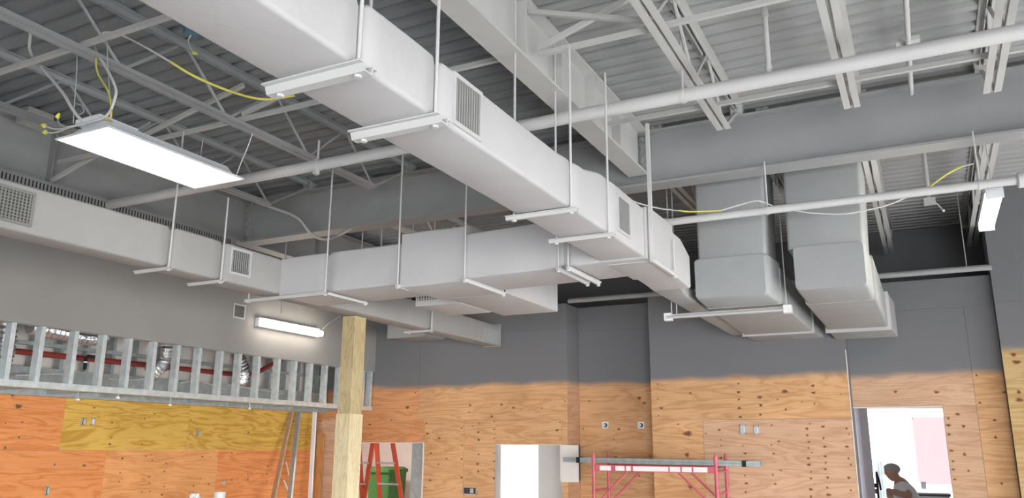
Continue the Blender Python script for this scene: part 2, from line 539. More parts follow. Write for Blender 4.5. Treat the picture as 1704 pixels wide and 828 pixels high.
row([0.48, CD_], 0, 3.66, YD, ['ply_ta'], wall_back)
row([CD_, 1.99, 3.2], 0, 3.66, YP, ['ply_pil', 'ply_pil'], wall_pier)
# white corner bead at the step between the two bays
struct('trim_1', MB().box(CC - .004, CC + .004, Y0 - .003, Y0 + .012, 0, 3.2), 'white')
struct('trim_2', MB().box(RD0, RD1, YD - .004, YD + .1, 2.552, 2.562), 'white')

# plywood wall behind the bulkhead
def lsheet(y0, y1, z0, z1, mat):
    g = 0.0006
    MB().box(XR_ - 0.012, XR_, y0 + g, y1 - g, z0 + g, z1 - g).build('plywood_sheet', mat, bpy.data.objects['wall_left.001'])
ly = lambda px, py: at(px, py, X=XR_).y
a105, a315, a480 = ly(105, 700), ly(314, 700), 9.95
RZ = at(60, 748.6, X=XR_).z
lsheet(a105 - 2.44, a105, RZ, 2.62, 'ply_lo')
lsheet(a105, a315, RZ, 2.62, 'ply_ly')
lsheet(a315, a480, RZ, 2.62, 'ply_ly')
b172, b360 = ly(172, 790), ly(360, 790)
lsheet(b172 - 2.44, b172, RZ - 1.22, RZ, 'ply_lo')
lsheet(b172, b360, RZ - 1.22, RZ, 'ply_lt')
lsheet(b360, 9.98, RZ - 1.22, RZ, 'ply_lo')
lsheet(a105 - 2.44, 9.98, 0, RZ - 1.22, 'ply_lt')

# knots in the veneer
def knots(pts, parent, X=None, Y=None, off=0.0012):
    for mat, name in (('knot', 'knots'), ('knotlight', 'knot_rings')):
        mb = MB()
        for i, (px, py, s) in enumerate(pts):
            c = at(px, py, X=X, Y=Y)
            rr = s * 0.0047 * (1.0 if mat == 'knot' else 1.6)
            d = off if mat == 'knot' else off * 0.5
            el = 1.25 + 0.5 * math.sin(i * 2.3)
            ring = []
            for k in range(9):
                t = 2 * math.pi * k / 9
                w = 1 + 0.2 * math.sin(3 * t + i)
                a, b = rr * el * w * math.cos(t) * 0.8, rr * w * math.sin(t) * 0.75
                ring.append((X + d, c.y + a, c.z + b) if X is not None else (c.x + a, Y - d, c.z + b))
            mb.add(ring, [tuple(range(9))])
        o = mb.build(name, mat, parent)
        o['kind'] = 'stuff'
def sc(ox, oy, lst):
    return [(ox + t[0] / 3, oy + t[1] / 3, t[2] if len(t) > 2 else 2.2) for t in lst]
KR = sc(1136, 552, [(278,258),(279,300,3),(280,336,3),(283,380,3),(288,424,3),(38,305,3.4),(385,325,3.6),(390,365,3.6),(388,412,3),(510,297,4.4),(515,386,3),(650,268,3),(653,303,3),(658,358,2.6),(475,337,1.6),(595,350,1.4),(790,310,1.8),
    (25,507,6.5),(22,612,5.5),(40,772,6),(183,488,2.4),(190,538,1.8),(192,568,1.8),(190,628,3),(300,568),(312,605,2.6),(315,650,2),(310,715),(318,755,2.6),(315,798,2.8),(445,465,2),(480,545,2.2),(443,563,2.4),(455,606,2.2),(490,690,2),(450,712,2.8),(462,758,2),
    (620,482,3),(622,515,3),(630,548,2.2),(628,578,2.4),(628,630,3),(630,662,3),(640,698,2.4),(640,730,2.2),(640,785,3),(640,820,3),(636,458,1.4),(646,602,1.6),(658,756,1.4),
    (700,472,2.6),(703,530,3),(710,572,2.8),(712,620,2.4),(714,652,2.8),(712,684,2.6),(724,726,2.8),(722,776,2.6),(728,812,3),(818,482,2.6),(830,510,1.6),(820,572,2.6),(828,630,2.6),(840,662,2),(830,727,2.6),(840,790,2.4),(115,505,1.4)]) + \
    sc(852, 552, [(728,260,2),(728,335,2.2),(745,380,3),(730,418,2),(830,460,2)])
KL = sc(568, 552, [(330,376,5),(643,365,2.8),(638,400,2.6),(800,362,3),(752,422,3.2),(250,440,2.4),(143,462,3),(147,510,2.6),(425,455,3),(430,507,3.4),(425,637,2.2),(488,530,3.6),(447,605,2.8),(485,660,3),(443,740,3),(418,775,2),
    (687,455,2.4),(683,500,2.6),(686,538,3.6),(686,610,2.4),(680,658,3),(683,695,4),(676,808,2.4),(600,480,2),(603,565,2.6),(600,635,2.2),(600,725,3),(763,446,2.2),(763,486,2),(763,530,2.4),(763,605,2),(763,645,2.2),(763,690,2.4),(763,730,3),(525,632,2.4),(627,525,1.6),(657,470,1.6),(370,302,2),(430,300,1.4)]) + \
    sc(852, 552, [(8,378,3),(148,380,2.4),(240,450,2),(225,490,3),(240,537,2.2),(265,345,1.6)])
KA = sc(852, 552, [(635,330,5),(660,355,3.6),(385,345,3),(355,483,2),(533,485,3),(508,537,2),(518,622,2),(690,618,2.4),(635,718,2.4),(320,485,1.4)])
KD = sc(1420, 552, [(210,298,3.2),(415,300,3.2),(615,215,3),(632,353,2.4),(520,410,3.4),(475,430,3),(475,465,3),(550,470,3.4),(478,510,3),(490,592,2.6),(555,610,4),(497,645,2.4),(498,685,2.4),(575,692,3),(507,735,2.2),(705,440,3),(710,525,3.6),(755,300,2.6),(740,755,3)])
KP = sc(1420, 552, [(800,112,5),(815,150,5),(826,300,5),(830,338,5)])
KW = sc(0, 552, [(62,316,3),(92,371,5.5),(25,578,4),(110,450,2),(95,525,2.6),(28,455,2),(470,378,1.8),(560,452,2.6),(556,527,2),(548,560,2.6),(722,433,2.4),(772,410,2),(708,560,2),(272,662,3),(420,666,3.4),(610,630,3),(755,612,2.2),(728,618,2),(760,640,2),(600,702,2),(745,723,2.2),(595,747,2.4),(745,755,2),(820,695,2.2),(820,770,2.4),(808,812,2.4),(748,795,2),(708,797,2.4),(830,655,2.2)]) + \
    sc(284, 552, [(102,438,1.8),(95,510,1.8),(388,502,2.6),(520,577,2),(305,604,2.4),(158,622,2.4),(200,625,2),(485,670,2.6),(385,675,2.4),(385,707,2.4),(480,708,2.6),(455,707,2),(303,738,2.4),(385,737,2.6),(480,743,2.6),(190,758,2.4),(115,768,2.2),(148,730,2.2)])
knots(KR, wall_back, Y=Y0); knots(KL, wall_back, Y=Y0); knots(KA, wall_back, Y=Y0 + .43); knots(KD, wall_back, Y=YD)
knots(KP, wall_pier, Y=YP); knots(KW, bpy.data.objects['wall_left.001'], X=XR_)

# ------------------------------------------------------------------ rooms behind the doorways
struct('ceiling_rear', MB().box(-10.4, 1.7, Y0 + .56, 16.4, 2.78, 2.86), 'white')
struct('wall_rear_left', MB().box(-10.4, -10.3, Y0 + .12, 14, 0, 2.78), 'pinkwhite')
struct('wall_rear', MB().box(-10.4, -3.9, 13.4, 13.5, 0, 2.78), 'pinkwhite')
struct('wall_rear_partition', MB().box(-7.30, -7.2, 11.5, 13.4, 0, 2.78), 'white')
struct('wall_rear_partition', MB().box(-4.98, -4.02, 10.62, 10.70, 0, 2.78), 'white')
struct('wall_rear_divider', MB().box(-3.95, -3.85, Y0 + .56, 13.4, 0, 2.78), 'white')
struct('wall_lilac', MB().box(RD0 - .1, RD0 + .02, YD + .12, 12.5, 0, 2.78), 'lilac')
struct('wall_rear_right', MB().box(1.6, 1.7, YD + .12, 16.3, 0, 2.78), 'white')
struct('wall_rear_side', MB().box(-3.9, -3.8, 13.4, 16.3, 0, 2.78), 'white')
pr0 = at(1517, 694, Y=16.2)
wn = thing('window_2', None, None, (-1.1, 16.2, 0)); wn['kind'] = 'structure'
wx = [-3.9, -2.5, -1.2, pr0.x, 1.7]
for k, (a, b) in enumerate(zip(wx, wx[1:])):
    if k < 3:
        MB().box(a, b, 16.2, 16.22, 0, 2.78).build('pane', 'daypane', wn)
    else:
        MB().box(a, b, 16.2, 16.22, pr0.z, 2.78).build('pane', 'daypane', wn)
        MB().box(a, b, 16.2, 16.22, 0, 1.55).build('pane', 'daypane', wn)
        MB().loops([[(u, yy, v) for u, v in rrect(a, b, 1.5, pr0.z, .06)] for yy in (16.17, 16.23)]).build('pink_wall_panel', 'pinkpanel_glow', wn)  # wall panel, not glass; made to glow so it reads brightly lit
for a in wx[1:3]:
    MB().box(a - .02, a + .02, 16.15, 16.2, 0, 2.78).build('mullion', 'lightbody', wn)
area_light('rear_left_room_lamp', (-9.3, 11.3, 2.72), (-9.0, 11.6, 0), 0.6, 1.2, 60, (1.0, 0.93, 0.86))
area_light('rear_mid_room_lamp', (-5.9, 12.0, 2.72), (-5.8, 12.0, 0), 0.6, 1.2, 110, (1.0, 0.97, 0.93))
# lit window at the end of the middle room
w = thing('window_1', None, None, (-6.3, 13.38, 0.6)); w['kind'] = 'structure'
MB().box(-6.95, -5.65, 13.36, 13.375, 0.7, 2.5).build('pane', 'lens', w)
for x in (-6.97, -6.3, -5.63):
    MB().box(x - .025, x + .025, 13.33, 13.38, 0.65, 2.55).build('window_frame', 'lightbody', w)

# ------------------------------------------------------------------ structural steel
def ibeam(name, label, p, q, z0, z1, bf, tf, tw, mat, stiff=(), cat='steel beam'):
    p, q = Vector(p), Vector(q)
    d = (q - p).normalized()
    s = Vector((0, 0, 1)).cross(d)
    o = thing(name, label, cat, (p.x, p.y, z0))
    MB().bar((p.x, p.y, (z0 + z1) / 2), (q.x, q.y, (z0 + z1) / 2), tw, z1 - z0 - 2 * tf).build('web', mat, o)
    for nm, zc in (('bottom_flange', z0 + tf / 2), ('top_flange', z1 - tf / 2)):
        MB().bar((p.x, p.y, zc), (q.x, q.y, zc), bf, tf).build(nm, mat, o)
    for t in stiff:
        c = p + d * t
        for sg in (-1, 1):
            a = c + s * sg * (tw / 2)
            b = c + s * sg * (bf / 2 - .008)
            MB().bar((a.x, a.y, (z0 + z1) / 2), (b.x, b.y, (z0 + z1) / 2), 0.012, z1 - z0 - 2 * tf).build('stiffener', mat, o)
    return o
GZ0, GZ1, GY = 4.40, 4.92, 6.80
girder = ibeam('roof_girder', 'long grey plate girder spanning the room left to right under the deck', (-7.0, GY, 0), (6.5, GY, 0), GZ0, GZ1, 0.20, 0.02, 0.014, 'girder')
YB = -2.13
ybeam = ibeam('roof_beam', 'pale grey steel beam with stiffener plates running back to the girder beside the main duct',
              (YB, -4.5, 0), (YB, GY - 0.11, 0), 4.49, 4.93, 0.18, 0.02, 0.012, 'steel', stiff=(6.3, 7.55, 8.7, 9.28, 9.9, 10.5))
lbeam = ibeam('roof_beam', 'shaded steel edge beam along the left wall above the slotted strip',
              (-7.1, -4.5, 0), (-7.1, 11.9, 0), 4.42, 4.95, 0.18, 0.02, 0.012, 'girder', stiff=(8.85, 12.6))
# bolted end plates
def bolts(parent, x, zs, sx):
    me, c = MB().tube([(0, 0, 0), (0, -0.045, 0)], 0.024, 6).mesh('bolt', 'girder')
    for z in zs:
        for dx in (0.022, 0.078):
            part_at('bolt', me, (x + sx * dx, GY - .017, z), parent)
for x, sx in ((YB - .005, 1), (-7.02, 1)):
    MB().box(min(x, x + sx * .11), max(x, x + sx * .11), GY - .019, GY - .008, 4.50, 4.88).build('clip_angle', 'girder', girder)
    bolts(girder, x, (4.55, 4.63, 4.71, 4.79, 4.85), sx)
# slotted strip on the edge beam
o = thing('slotted_strip', 'grey slotted steel strip along the foot of the left edge beam', 'steel strip', (-6.98, 4.5, 4.36))
MB().box(-6.99, -6.975, 1.0, 6.6, 4.31, 4.42).build('strip_plate', 'girder', o)
mb = MB()
for i in range(160):
    yy = 1.02 + i * 0.0345
    mb.box(-6.9755, -6.973, yy, yy + .012, 4.335, 4.395)
mb.build('slots', 'dark', o)['kind'] = 'stuff'
# conduit and box at the head of the left wall
o = thing('conduit', 'grey conduit with a junction box under the deck at the far left', 'conduit', (-6.9, 3, 4.93))
MB().tube([(-6.88, -2, 4.93), (-6.88, 6.5, 4.93)], 0.022, 10).build('pipe', 'steel', o, 40)
MB().box(-6.96, -6.80, 3.92, 4.16, 4.86, 4.99).build('junction_box', 'steel', o)

# joists
def joist(X, y0, y1, label, group, yb0=None, yb1=None, zt=DECK - 0.002, zb=4.56, mat='steel', pan=0.95):
    o = thing('bar_joist', label, 'steel joist', (X, (y0 + y1) / 2, zb), group)
    yb0 = y0 if yb0 is None else yb0
    yb1 = y1 if yb1 is None else yb1
    for s in (-1, 1):
        MB().angle((X + s * .012, y0, zt), (X + s * .012, y1, zt), (s, 0, 0), (0, 0, -1), .045).build('top_chord', mat, o)
        MB().angle((X + s * .012, yb0, zb), (X + s * .012, yb1, zb), (s, 0, 0), (0, 0, 1), .045).build('bottom_chord', mat, o)
    nn = max(1, int(round((yb1 - yb0) / pan)))
    st = (yb1 - yb0) / nn
    h = zt - zb - .03
    me_u, c = MB().tube([(0, -st / 4 + .01, 0), (0, st / 4 - .01, h)], .0125, 6).mesh('web_bar', mat)
    me_d, c = MB().tube([(0, -st / 4 + .01, h), (0, st / 4 - .01, 0)], .0125, 6).mesh('web_bar', mat)
    for i in range(nn):
        ya = yb0 + i * st
        part_at('web_bar', me_u, (X, ya + st / 4, zb + .015), o)
        part_at('web_bar', me_d, (X, ya + 3 * st / 4, zb + .015), o)
    if yb1 < y1:
        MB().tube([(X, yb1, zb + .02), (X, y1 - .06, zt - .04)], .015, 6).build('web_bar', mat, o)
        MB().box(X - .05, X + .05, y1 - .13, y1, GZ1, zt - .006).build('seat', mat, o)
    if yb0 > y0:
        MB().tube([(X, yb0, zb + .02), (X, y0 + .06, zt - .04)], .015, 6).build('web_bar', mat, o)
        MB().box(X - .05, X + .05, y0, y0 + .13, GZ1, zt - .006).build('seat', mat, o)
    return o
NG = 'bar joists in front of the girder'
FG = 'bar joists behind the girder'
joist(-1.22, -4.3, GY - .01, 'bar joist nearest the stiffened roof beam, right of it, zigzag web in clear view', NG, yb1=6.10)
joist(-0.27, -4.3, GY - .01, 'bar joist seen from below, second one right of the stiffened roof beam', NG, yb1=6.10)
joist(0.64, -4.3, GY - .01, 'bar joist near the right edge of the photo', NG, yb1=6.25)
joist(1.58, -4.3, GY - .01, 'bar joist beyond the right edge of the photo', NG, yb1=6.1)
joist(-3.35, -4.3, GY - .01, 'bar joist mostly hidden behind the main duct', NG, yb1=6.10, mat='steel_shaded')
joist(-4.66, -4.3, GY - .01, 'bar joist passing above the lit ceiling panel', NG, yb1=6.10, mat='steel_shaded')
joist(-6.02, -4.3, GY - .01, 'bar joist nearest the left wall', NG, yb1=6.10, mat='steel_shaded')
for x, lab in ((-5.3, 'dim bar joist behind the girder, leftmost'), (-3.6, 'dim bar joist behind the girder above the cross duct'),
               (-1.98, 'dim bar joist behind the girder left of the tall square duct'),
               (-1.03, 'dim bar joist behind the girder between the two tall ducts'),
               (-0.235, 'dim bar joist behind the girder right of the taller ducts'), (0.70, 'dim bar joist behind the girder above the right strip light')):
    joist(x, GY + .01, 11.9, lab, FG, yb0=7.35, yb1=11.3)
# bridging
def bridging(y, x0, x1, z, label):
    mb = MB().angle((x0, y, z), (x1, y, z), (0, 1, 0), (0, 0, 1), .032, .005)
    mb.build('bridging_angle', 'steel', label=label, cat='steel angle', group='bridging angles')
bridging(5.72, -2.06, 6.4, 4.61, 'thin bridging angle close in front of the girder, right of the stiffened beam')
bridging(4.40, -2.06, 6.4, 4.61, 'thin bridging angle meeting the cross brace, right of the stiffened beam')
bridging(2.96, -6.95, -2.2, 4.61, 'thin bridging angle at the upper left corner')
bridging(4.34, -6.95, -2.2, 4.61, 'thin bridging angle above the far end of the lit panel')
bridging(5.50, -6.95, -2.2, 4.61, 'thin bridging angle close in front of the girder on the left')
def brace(p, q, label):
    MB().bar(p, q, .032, .032).build('cross_brace', 'steel', label=label, cat='steel brace', group='cross braces')
brace((-2.06, 4.40, 4.66), (-1.25, 4.42, 4.93), 'steel cross brace rising from the beam web up to the right')
brace((-2.10, 4.34, 4.91), (-1.25, 4.37, 4.64), 'steel cross brace falling from the beam top to the joist')
brace((-3.33, 3.0, 4.93), (-2.2, 3.02, 4.62), 'shaded cross brace between main duct and stiffened beam, upper')
brace((-3.33, 2.96, 4.62), (-2.2, 2.98, 4.93), 'shaded cross brace between main duct and stiffened beam, lower')
brace((-6.0, 4.34, 4.64), (-4.68, 4.36, 4.93), 'shaded cross brace behind the lit panel')
brace((-4.64, 4.34, 4.66), (-3.38, 4.36, 4.94), 'shaded cross brace left of the main duct')
brace((-7.06, 4.36, 4.45), (-6.05, 4.6, 4.94), 'thin dark brace rising from the foot of the left edge beam')

# ------------------------------------------------------------------ sprinkler pipes
P1Y, P1Z = 4.94, 4.38
o = thing('sprinkler_pipe', 'large sprinkler pipe crossing the whole room below the joists', 'pipe', (-1, P1Y, P1Z - .05))
MB().tube([(-7.05, P1Y, P1Z), (6.4, P1Y, P1Z)], 0.047, 20).build('pipe', 'pipe', o, 40)
for px in (1137,):
    xc = at(px, 160, Y=P1Y).x
    MB().tube([(xc - .012, P1Y, P1Z), (xc + .012, P1Y, P1Z)], 0.052, 20).build('hanger_ring', 'pipe', o, 40)
    MB().tube([(xc, P1Y, P1Z + .05), (xc, P1Y, 4.98)], .007, 6).build('hanger_rod', 'pipe', o)
sx = at(1280, 122, Y=P1Y).x
MB().tube([(sx, P1Y, P1Z), (sx, P1Y, 4.86)], .017, 10).build('sprig', 'pipe', o, 40)
MB().tube([(sx, P1Y, 4.44), (sx, P1Y, 4.47)], .024, 10).build('fitting', 'pipe', o, 40)
MB().tube([(sx, P1Y, 4.82), (sx, P1Y, 4.87), (sx, P1Y, 4.885), (sx, P1Y, 4.89)], .024, 10, radii=[.024, .024, .018, .014]).build('fitting', 'pipe', o, 40)
MB().tube([(sx, P1Y, 4.885), (sx, P1Y, 4.93), (sx, P1Y, 4.932), (sx, P1Y, 4.936)], .008, 8, radii=[.008, .006, .02, .02]).build('sprinkler_head', 'alum', o, 40)
xc = at(528, 278, Y=P1Y).x
MB().tube([(xc - .02, P1Y, P1Z), (xc + .02, P1Y, P1Z)], 0.054, 20).build('hanger_ring', 'pipe', o, 40)
MB().box(xc - .018, xc + .018, P1Y - .035, P1Y + .01, P1Z - .085, P1Z - .045).build('clamp_lug', 'pipe', o)
MB().tube([(xc, P1Y, P1Z + .05), (xc, P1Y, 4.6)], .009, 6).build('hanger_rod', 'pipe', o)
sx2 = at(1512, 40, Y=4.75).x
o = thing('sprinkler_branch', 'thin vertical sprinkler branch rising to the deck at upper right', 'pipe', (0.2, 5.3, 4.4))
bx = at(1520, 120, Y=5.35).x
MB().tube([(bx, -2, 4.80), (bx, 6.6, 4.80)], .018, 10).build('pipe', 'pipe', o, 40)
for yy in (4.45, 5.75):
    MB().box(bx - .075, bx + .075, yy - .03, yy + .03, 4.83, 4.862).build('clamp', 'pipe', o)
    MB().tube([(bx, yy, 4.8), (bx, yy, 4.98)], .01, 6).build('hanger_rod', 'pipe', o)
P2Y, P2Z = 6.60, 3.98
P2 = at(1400, 335, Y=P2Y)
P2Z = P2.z
o = thing('sprinkler_pipe', 'sprinkler pipe below the girder crossing in front of the two tall ducts', 'pipe', (-.4, P2Y, P2Z - .04))
MB().tube([(-1.86, P2Y, P2Z), (2.2, P2Y, P2Z)], 0.032, 16).build('pipe', 'pipe', o, 40)
xc = at(1700, 298, Y=P2Y).x
MB().tube([(xc - .03, P2Y, P2Z), (xc - .02, P2Y, P2Z), (xc + .02, P2Y, P2Z), (xc + .03, P2Y, P2Z)], .05, 14, radii=[.045, .058, .058, .045]).build('coupling', 'pipe', o, 30)
MB().tube([(-1.86, P2Y, P2Z), (-1.90, P2Y, P2Z)], .04, 14).build('end_cap', 'pipe', o, 30)
for px, py in ((1277, 343), (1630, 303)):
    xc = at(px, py, Y=P2Y).x
    MB().tube([(xc, P2Y, P2Z), (xc, P2Y, GZ0 + .02)], .007, 6).build('hanger_rod', 'pipe', o)
    MB().tube([(xc - .01, P2Y, P2Z), (xc + .01, P2Y, P2Z)], 0.037, 16).build('hanger_ring', 'pipe', o, 40)
# bar along the head of the back wall
zt = at(1040, 493, Y=9.93).z
o = thing('wall_head_pipe', 'grey pipe along the top of the back wall behind the ducts', 'pipe', (-1, 9.93, zt))
MB().tube([(-4.2, 9.93, zt), (CD_ , 9.93, zt)], .033, 12).build('pipe', 'girder', o, 40)
xh = at(1608, 440, Y=9.93).x
MB().tube([(xh, 9.93, zt), (xh, 9.93, DECK)], .006, 6).build('hanger_rod', 'girder', o)

# ------------------------------------------------------------------ ducts
def grille(parent, face, c0, c1, z0, z1, plane, nb=10, frame=.02, mat='grille', cross=0):
    """register: face 'X' (plane x, spans y) or 'Y' (plane y, spans x); frame > slats"""
    def bx(a0, a1, b0, b1, d0, d1):
        return (plane + d0, plane + d1, a0, a1, b0, b1) if face == 'X' else (a0, a1, plane - d1, plane - d0, b0, b1)
    mb = MB()
    mb.box(*bx(c0 - frame, c1 + frame, z1, z1 + frame, -.01, .008)); mb.box(*bx(c0 - frame, c1 + frame, z0 - frame, z0, -.01, .008))
    mb.box(*bx(c0 - frame, c0, z0, z1, -.01, .008)); mb.box(*bx(c1, c1 + frame, z0, z1, -.01, .008))
    g = mb.build('grille_frame', mat if cross else 'duct', parent)
    MB().box(*bx(c0, c1, z0, z1, -.012, .001)).build('grille_throat', 'grillevoid', g)
    mb = MB()
    for i in range(nb):
        a = c0 + (c1 - c0) * (i + .5) / nb
        mb.box(*bx(a - (c1 - c0) / nb * .23, a + (c1 - c0) / nb * .23, z0, z1, 0.0, .007))
    for i in range(cross):
        b = z0 + (z1 - z0) * (i + .5) / cross
        mb.box(*bx(c0, c1, b - .003, b + .003, 0.0, .008))
    mb.build('grille_slats', mat, g)['kind'] = 'stuff'

# main duct
MX0, MX1, MZ0 = -2.055, -1.705, 3.43
main_duct = thing('main_duct', 'long pale wrapped supply duct running from the upper left towards the back wall', 'air duct', (-1.88, 3.5, MZ0))
duct_mb('Y', [(-3.0, MX0, MX1, MZ0, 3.70), (3.9, MX0, MX1, MZ0, 3.705), (4.3, MX0, MX1, MZ0, 3.735), (4.55, MX0, MX1, MZ0, 3.79), (4.72, MX0, MX1, MZ0, 3.80), (5.44, MX0, MX1, MZ0, 3.80)],
        straps=(0.9, 2.12, 2.64, 4.10, 4.72)).build('duct_wrap', 'duct', main_duct, 35)
duct_mb('Y', [(5.55, MX0 + .02, MX1 + .02, MZ0 - .015, 3.83), (6.14, MX0 + .02, MX1 + .02, MZ0 - .015, 3.845)], r=.018).build('duct_collar', 'duct', main_duct, 35)
duct_mb('Y', [(6.13, MX0 + .03, MX1 + .015, MZ0, 3.79), (6.40, MX0 + .03, MX1 + .015, MZ0 - .005, 3.79), (6.66, MX0 + .03, MX1 + .015, MZ0 - .02, 3.70)]).build('duct_reducer', 'duct', main_duct, 35)
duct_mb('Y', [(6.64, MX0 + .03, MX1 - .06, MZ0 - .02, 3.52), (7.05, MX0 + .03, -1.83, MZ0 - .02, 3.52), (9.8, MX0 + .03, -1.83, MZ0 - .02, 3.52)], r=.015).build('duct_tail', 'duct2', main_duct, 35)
g0, g1 = at(757, 130, X=MX1), at(798, 232, X=MX1)
grille(main_duct, 'X', 2.775, 2.99, 3.468, 3.672, MX1 + .004, 10)
grille(main_duct, 'X', 4.88, 5.10, 3.50, 3.725, MX1 + .004, 9)

duct_mb('X', [(MX0 + .001, 5.45, 6.03, 3.42, 3.80), (MX1 + .01, 5.45, 6.03, 3.42, 3.81)]).build('duct_junction', 'duct', main_duct, 35)
# left duct
LX0, LX1, LZ0, LZ1 = -5.40, -5.16, 3.435, 3.765
left_duct = thing('left_duct', 'pale wrapped duct running along the left wall with square grilles', 'air duct', (-5.28, 4, LZ0))
duct_mb('Y', [(-3.0, LX0, LX1, LZ0, LZ1), (3.0, LX0, LX1, LZ0, LZ1 - .01), (4.05, LX0, LX1, LZ0, LZ1 - .005), (4.5, LX0, LX1, LZ0 - .005, LZ1), (9.75, LX0, LX1, LZ0, LZ1 - .06)],
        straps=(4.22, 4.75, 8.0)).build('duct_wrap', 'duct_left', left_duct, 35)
MB().box(LX0 - .01, LX1 + .012, 9.74, 9.765, LZ0 - .01, LZ1 - .03).build('end_flange', 'duct2', left_duct)
grille(left_duct, 'X', 2.78, 3.09, 3.50, 3.695, LX1 + .003, 13, mat='grilledark', cross=9)
grille(left_duct, 'X', 4.85, 5.05, 3.525, 3.715, LX1 + .003, 9, mat='grille')
MB().box(LX1 - .01, LX1 + .006, 9.27, 9.68, 3.46, 3.63).build('end_panel', 'duct2', left_duct)

# cross duct
cross_duct = thing('cross_duct', 'wrapped cross duct linking the left duct to the main duct', 'air duct', (-3.5, 5.7, 3.4))
duct_mb('X', [(LX1 + .001, 5.45, 6.03, 3.405, 3.765), (-3.79, 5.45, 6.03, 3.41, 3.765)], straps=(-4.62,)).build('duct_wrap', 'duct', cross_duct, 35)
duct_mb('X', [(-3.815, 5.43, 6.06, 3.375, 3.845), (-3.20, 5.43, 6.06, 3.378, 3.838)]).build('duct_offset_box', 'duct', cross_duct, 35)
duct_mb('X', [(-3.22, 5.45, 6.03, 3.40, 3.775), (MX0, 5.45, 6.03, 3.42, 3.80)], straps=(-2.35,)).build('duct_wrap', 'duct', cross_duct, 35)

# stub boxes under the cross duct
stub = thing('branch_duct', 'pinkish grey branch duct box below the cross duct with an end grille', 'air duct', (-3.7, 6.8, 3.42))
duct_mb('Y', [(6.065, -3.89, -3.26, 3.43, 3.73), (7.42, -3.89, -3.26, 3.43, 3.73)], r=.012).build('duct_box', 'duct', stub, 35)
duct_mb('Y', [(6.55, -4.41, -3.9, 3.43, 3.62), (7.18, -4.41, -3.9, 3.43, 3.62)], r=.012).build('side_box', 'duct', stub, 35)
grille(stub, 'Y', -4.39, -4.02, 3.485, 3.605, 6.550, 12, mat='hanger', frame=.012, cross=4)
b0 = at(657, 545, Y=9.6); b1 = at(716, 560, Y=9.6)
boot = thing('wall_boot', 'dark grey duct boot on the back wall behind the left duct', 'air duct', ((b0.x + b1.x) / 2, 9.7, b1.z))
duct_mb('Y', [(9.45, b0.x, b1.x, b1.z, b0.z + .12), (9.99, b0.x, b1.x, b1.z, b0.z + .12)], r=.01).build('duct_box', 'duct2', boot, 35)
MB().box(b0.x - .012, b1.x + .012, 9.44, 9.455, b1.z - .012, b0.z + .13).build('flange', 'duct2', boot)

# two tall drops
A = thing('drop_duct', 'left of the two tall square ducts dropping from the roof behind the girder', 'air duct', (-1.43, 7.4, 3.36))
AY = 7.14
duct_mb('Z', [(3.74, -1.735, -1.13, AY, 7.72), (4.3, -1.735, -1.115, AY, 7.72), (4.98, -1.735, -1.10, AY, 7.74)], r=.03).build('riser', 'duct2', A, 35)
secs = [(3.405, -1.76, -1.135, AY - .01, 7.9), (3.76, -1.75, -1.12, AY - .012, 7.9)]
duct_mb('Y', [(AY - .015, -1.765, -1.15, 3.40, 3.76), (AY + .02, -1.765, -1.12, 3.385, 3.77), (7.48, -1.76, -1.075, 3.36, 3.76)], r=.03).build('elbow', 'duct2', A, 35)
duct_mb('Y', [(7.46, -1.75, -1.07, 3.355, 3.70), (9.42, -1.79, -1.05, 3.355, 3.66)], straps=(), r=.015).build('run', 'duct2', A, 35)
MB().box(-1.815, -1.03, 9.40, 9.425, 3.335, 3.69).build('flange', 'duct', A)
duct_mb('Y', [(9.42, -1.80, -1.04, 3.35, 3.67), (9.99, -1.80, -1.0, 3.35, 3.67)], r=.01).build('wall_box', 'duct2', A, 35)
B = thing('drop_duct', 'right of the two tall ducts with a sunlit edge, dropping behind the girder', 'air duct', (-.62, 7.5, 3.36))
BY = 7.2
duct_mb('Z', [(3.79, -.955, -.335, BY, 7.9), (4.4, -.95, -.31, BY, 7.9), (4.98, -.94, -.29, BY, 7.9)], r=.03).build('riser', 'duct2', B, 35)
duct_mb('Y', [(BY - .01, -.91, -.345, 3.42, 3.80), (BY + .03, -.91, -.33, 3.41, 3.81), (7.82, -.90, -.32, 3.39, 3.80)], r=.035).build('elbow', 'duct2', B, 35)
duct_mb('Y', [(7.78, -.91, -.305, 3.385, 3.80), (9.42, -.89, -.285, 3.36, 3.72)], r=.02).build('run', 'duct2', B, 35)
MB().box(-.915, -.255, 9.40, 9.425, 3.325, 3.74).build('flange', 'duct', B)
duct_mb('Y', [(9.42, -.89, -.25, 3.345, 3.72), (9.995, -.87, -.215, 3.32, 3.72)], r=.01).build('wall_box', 'duct2', B, 35)

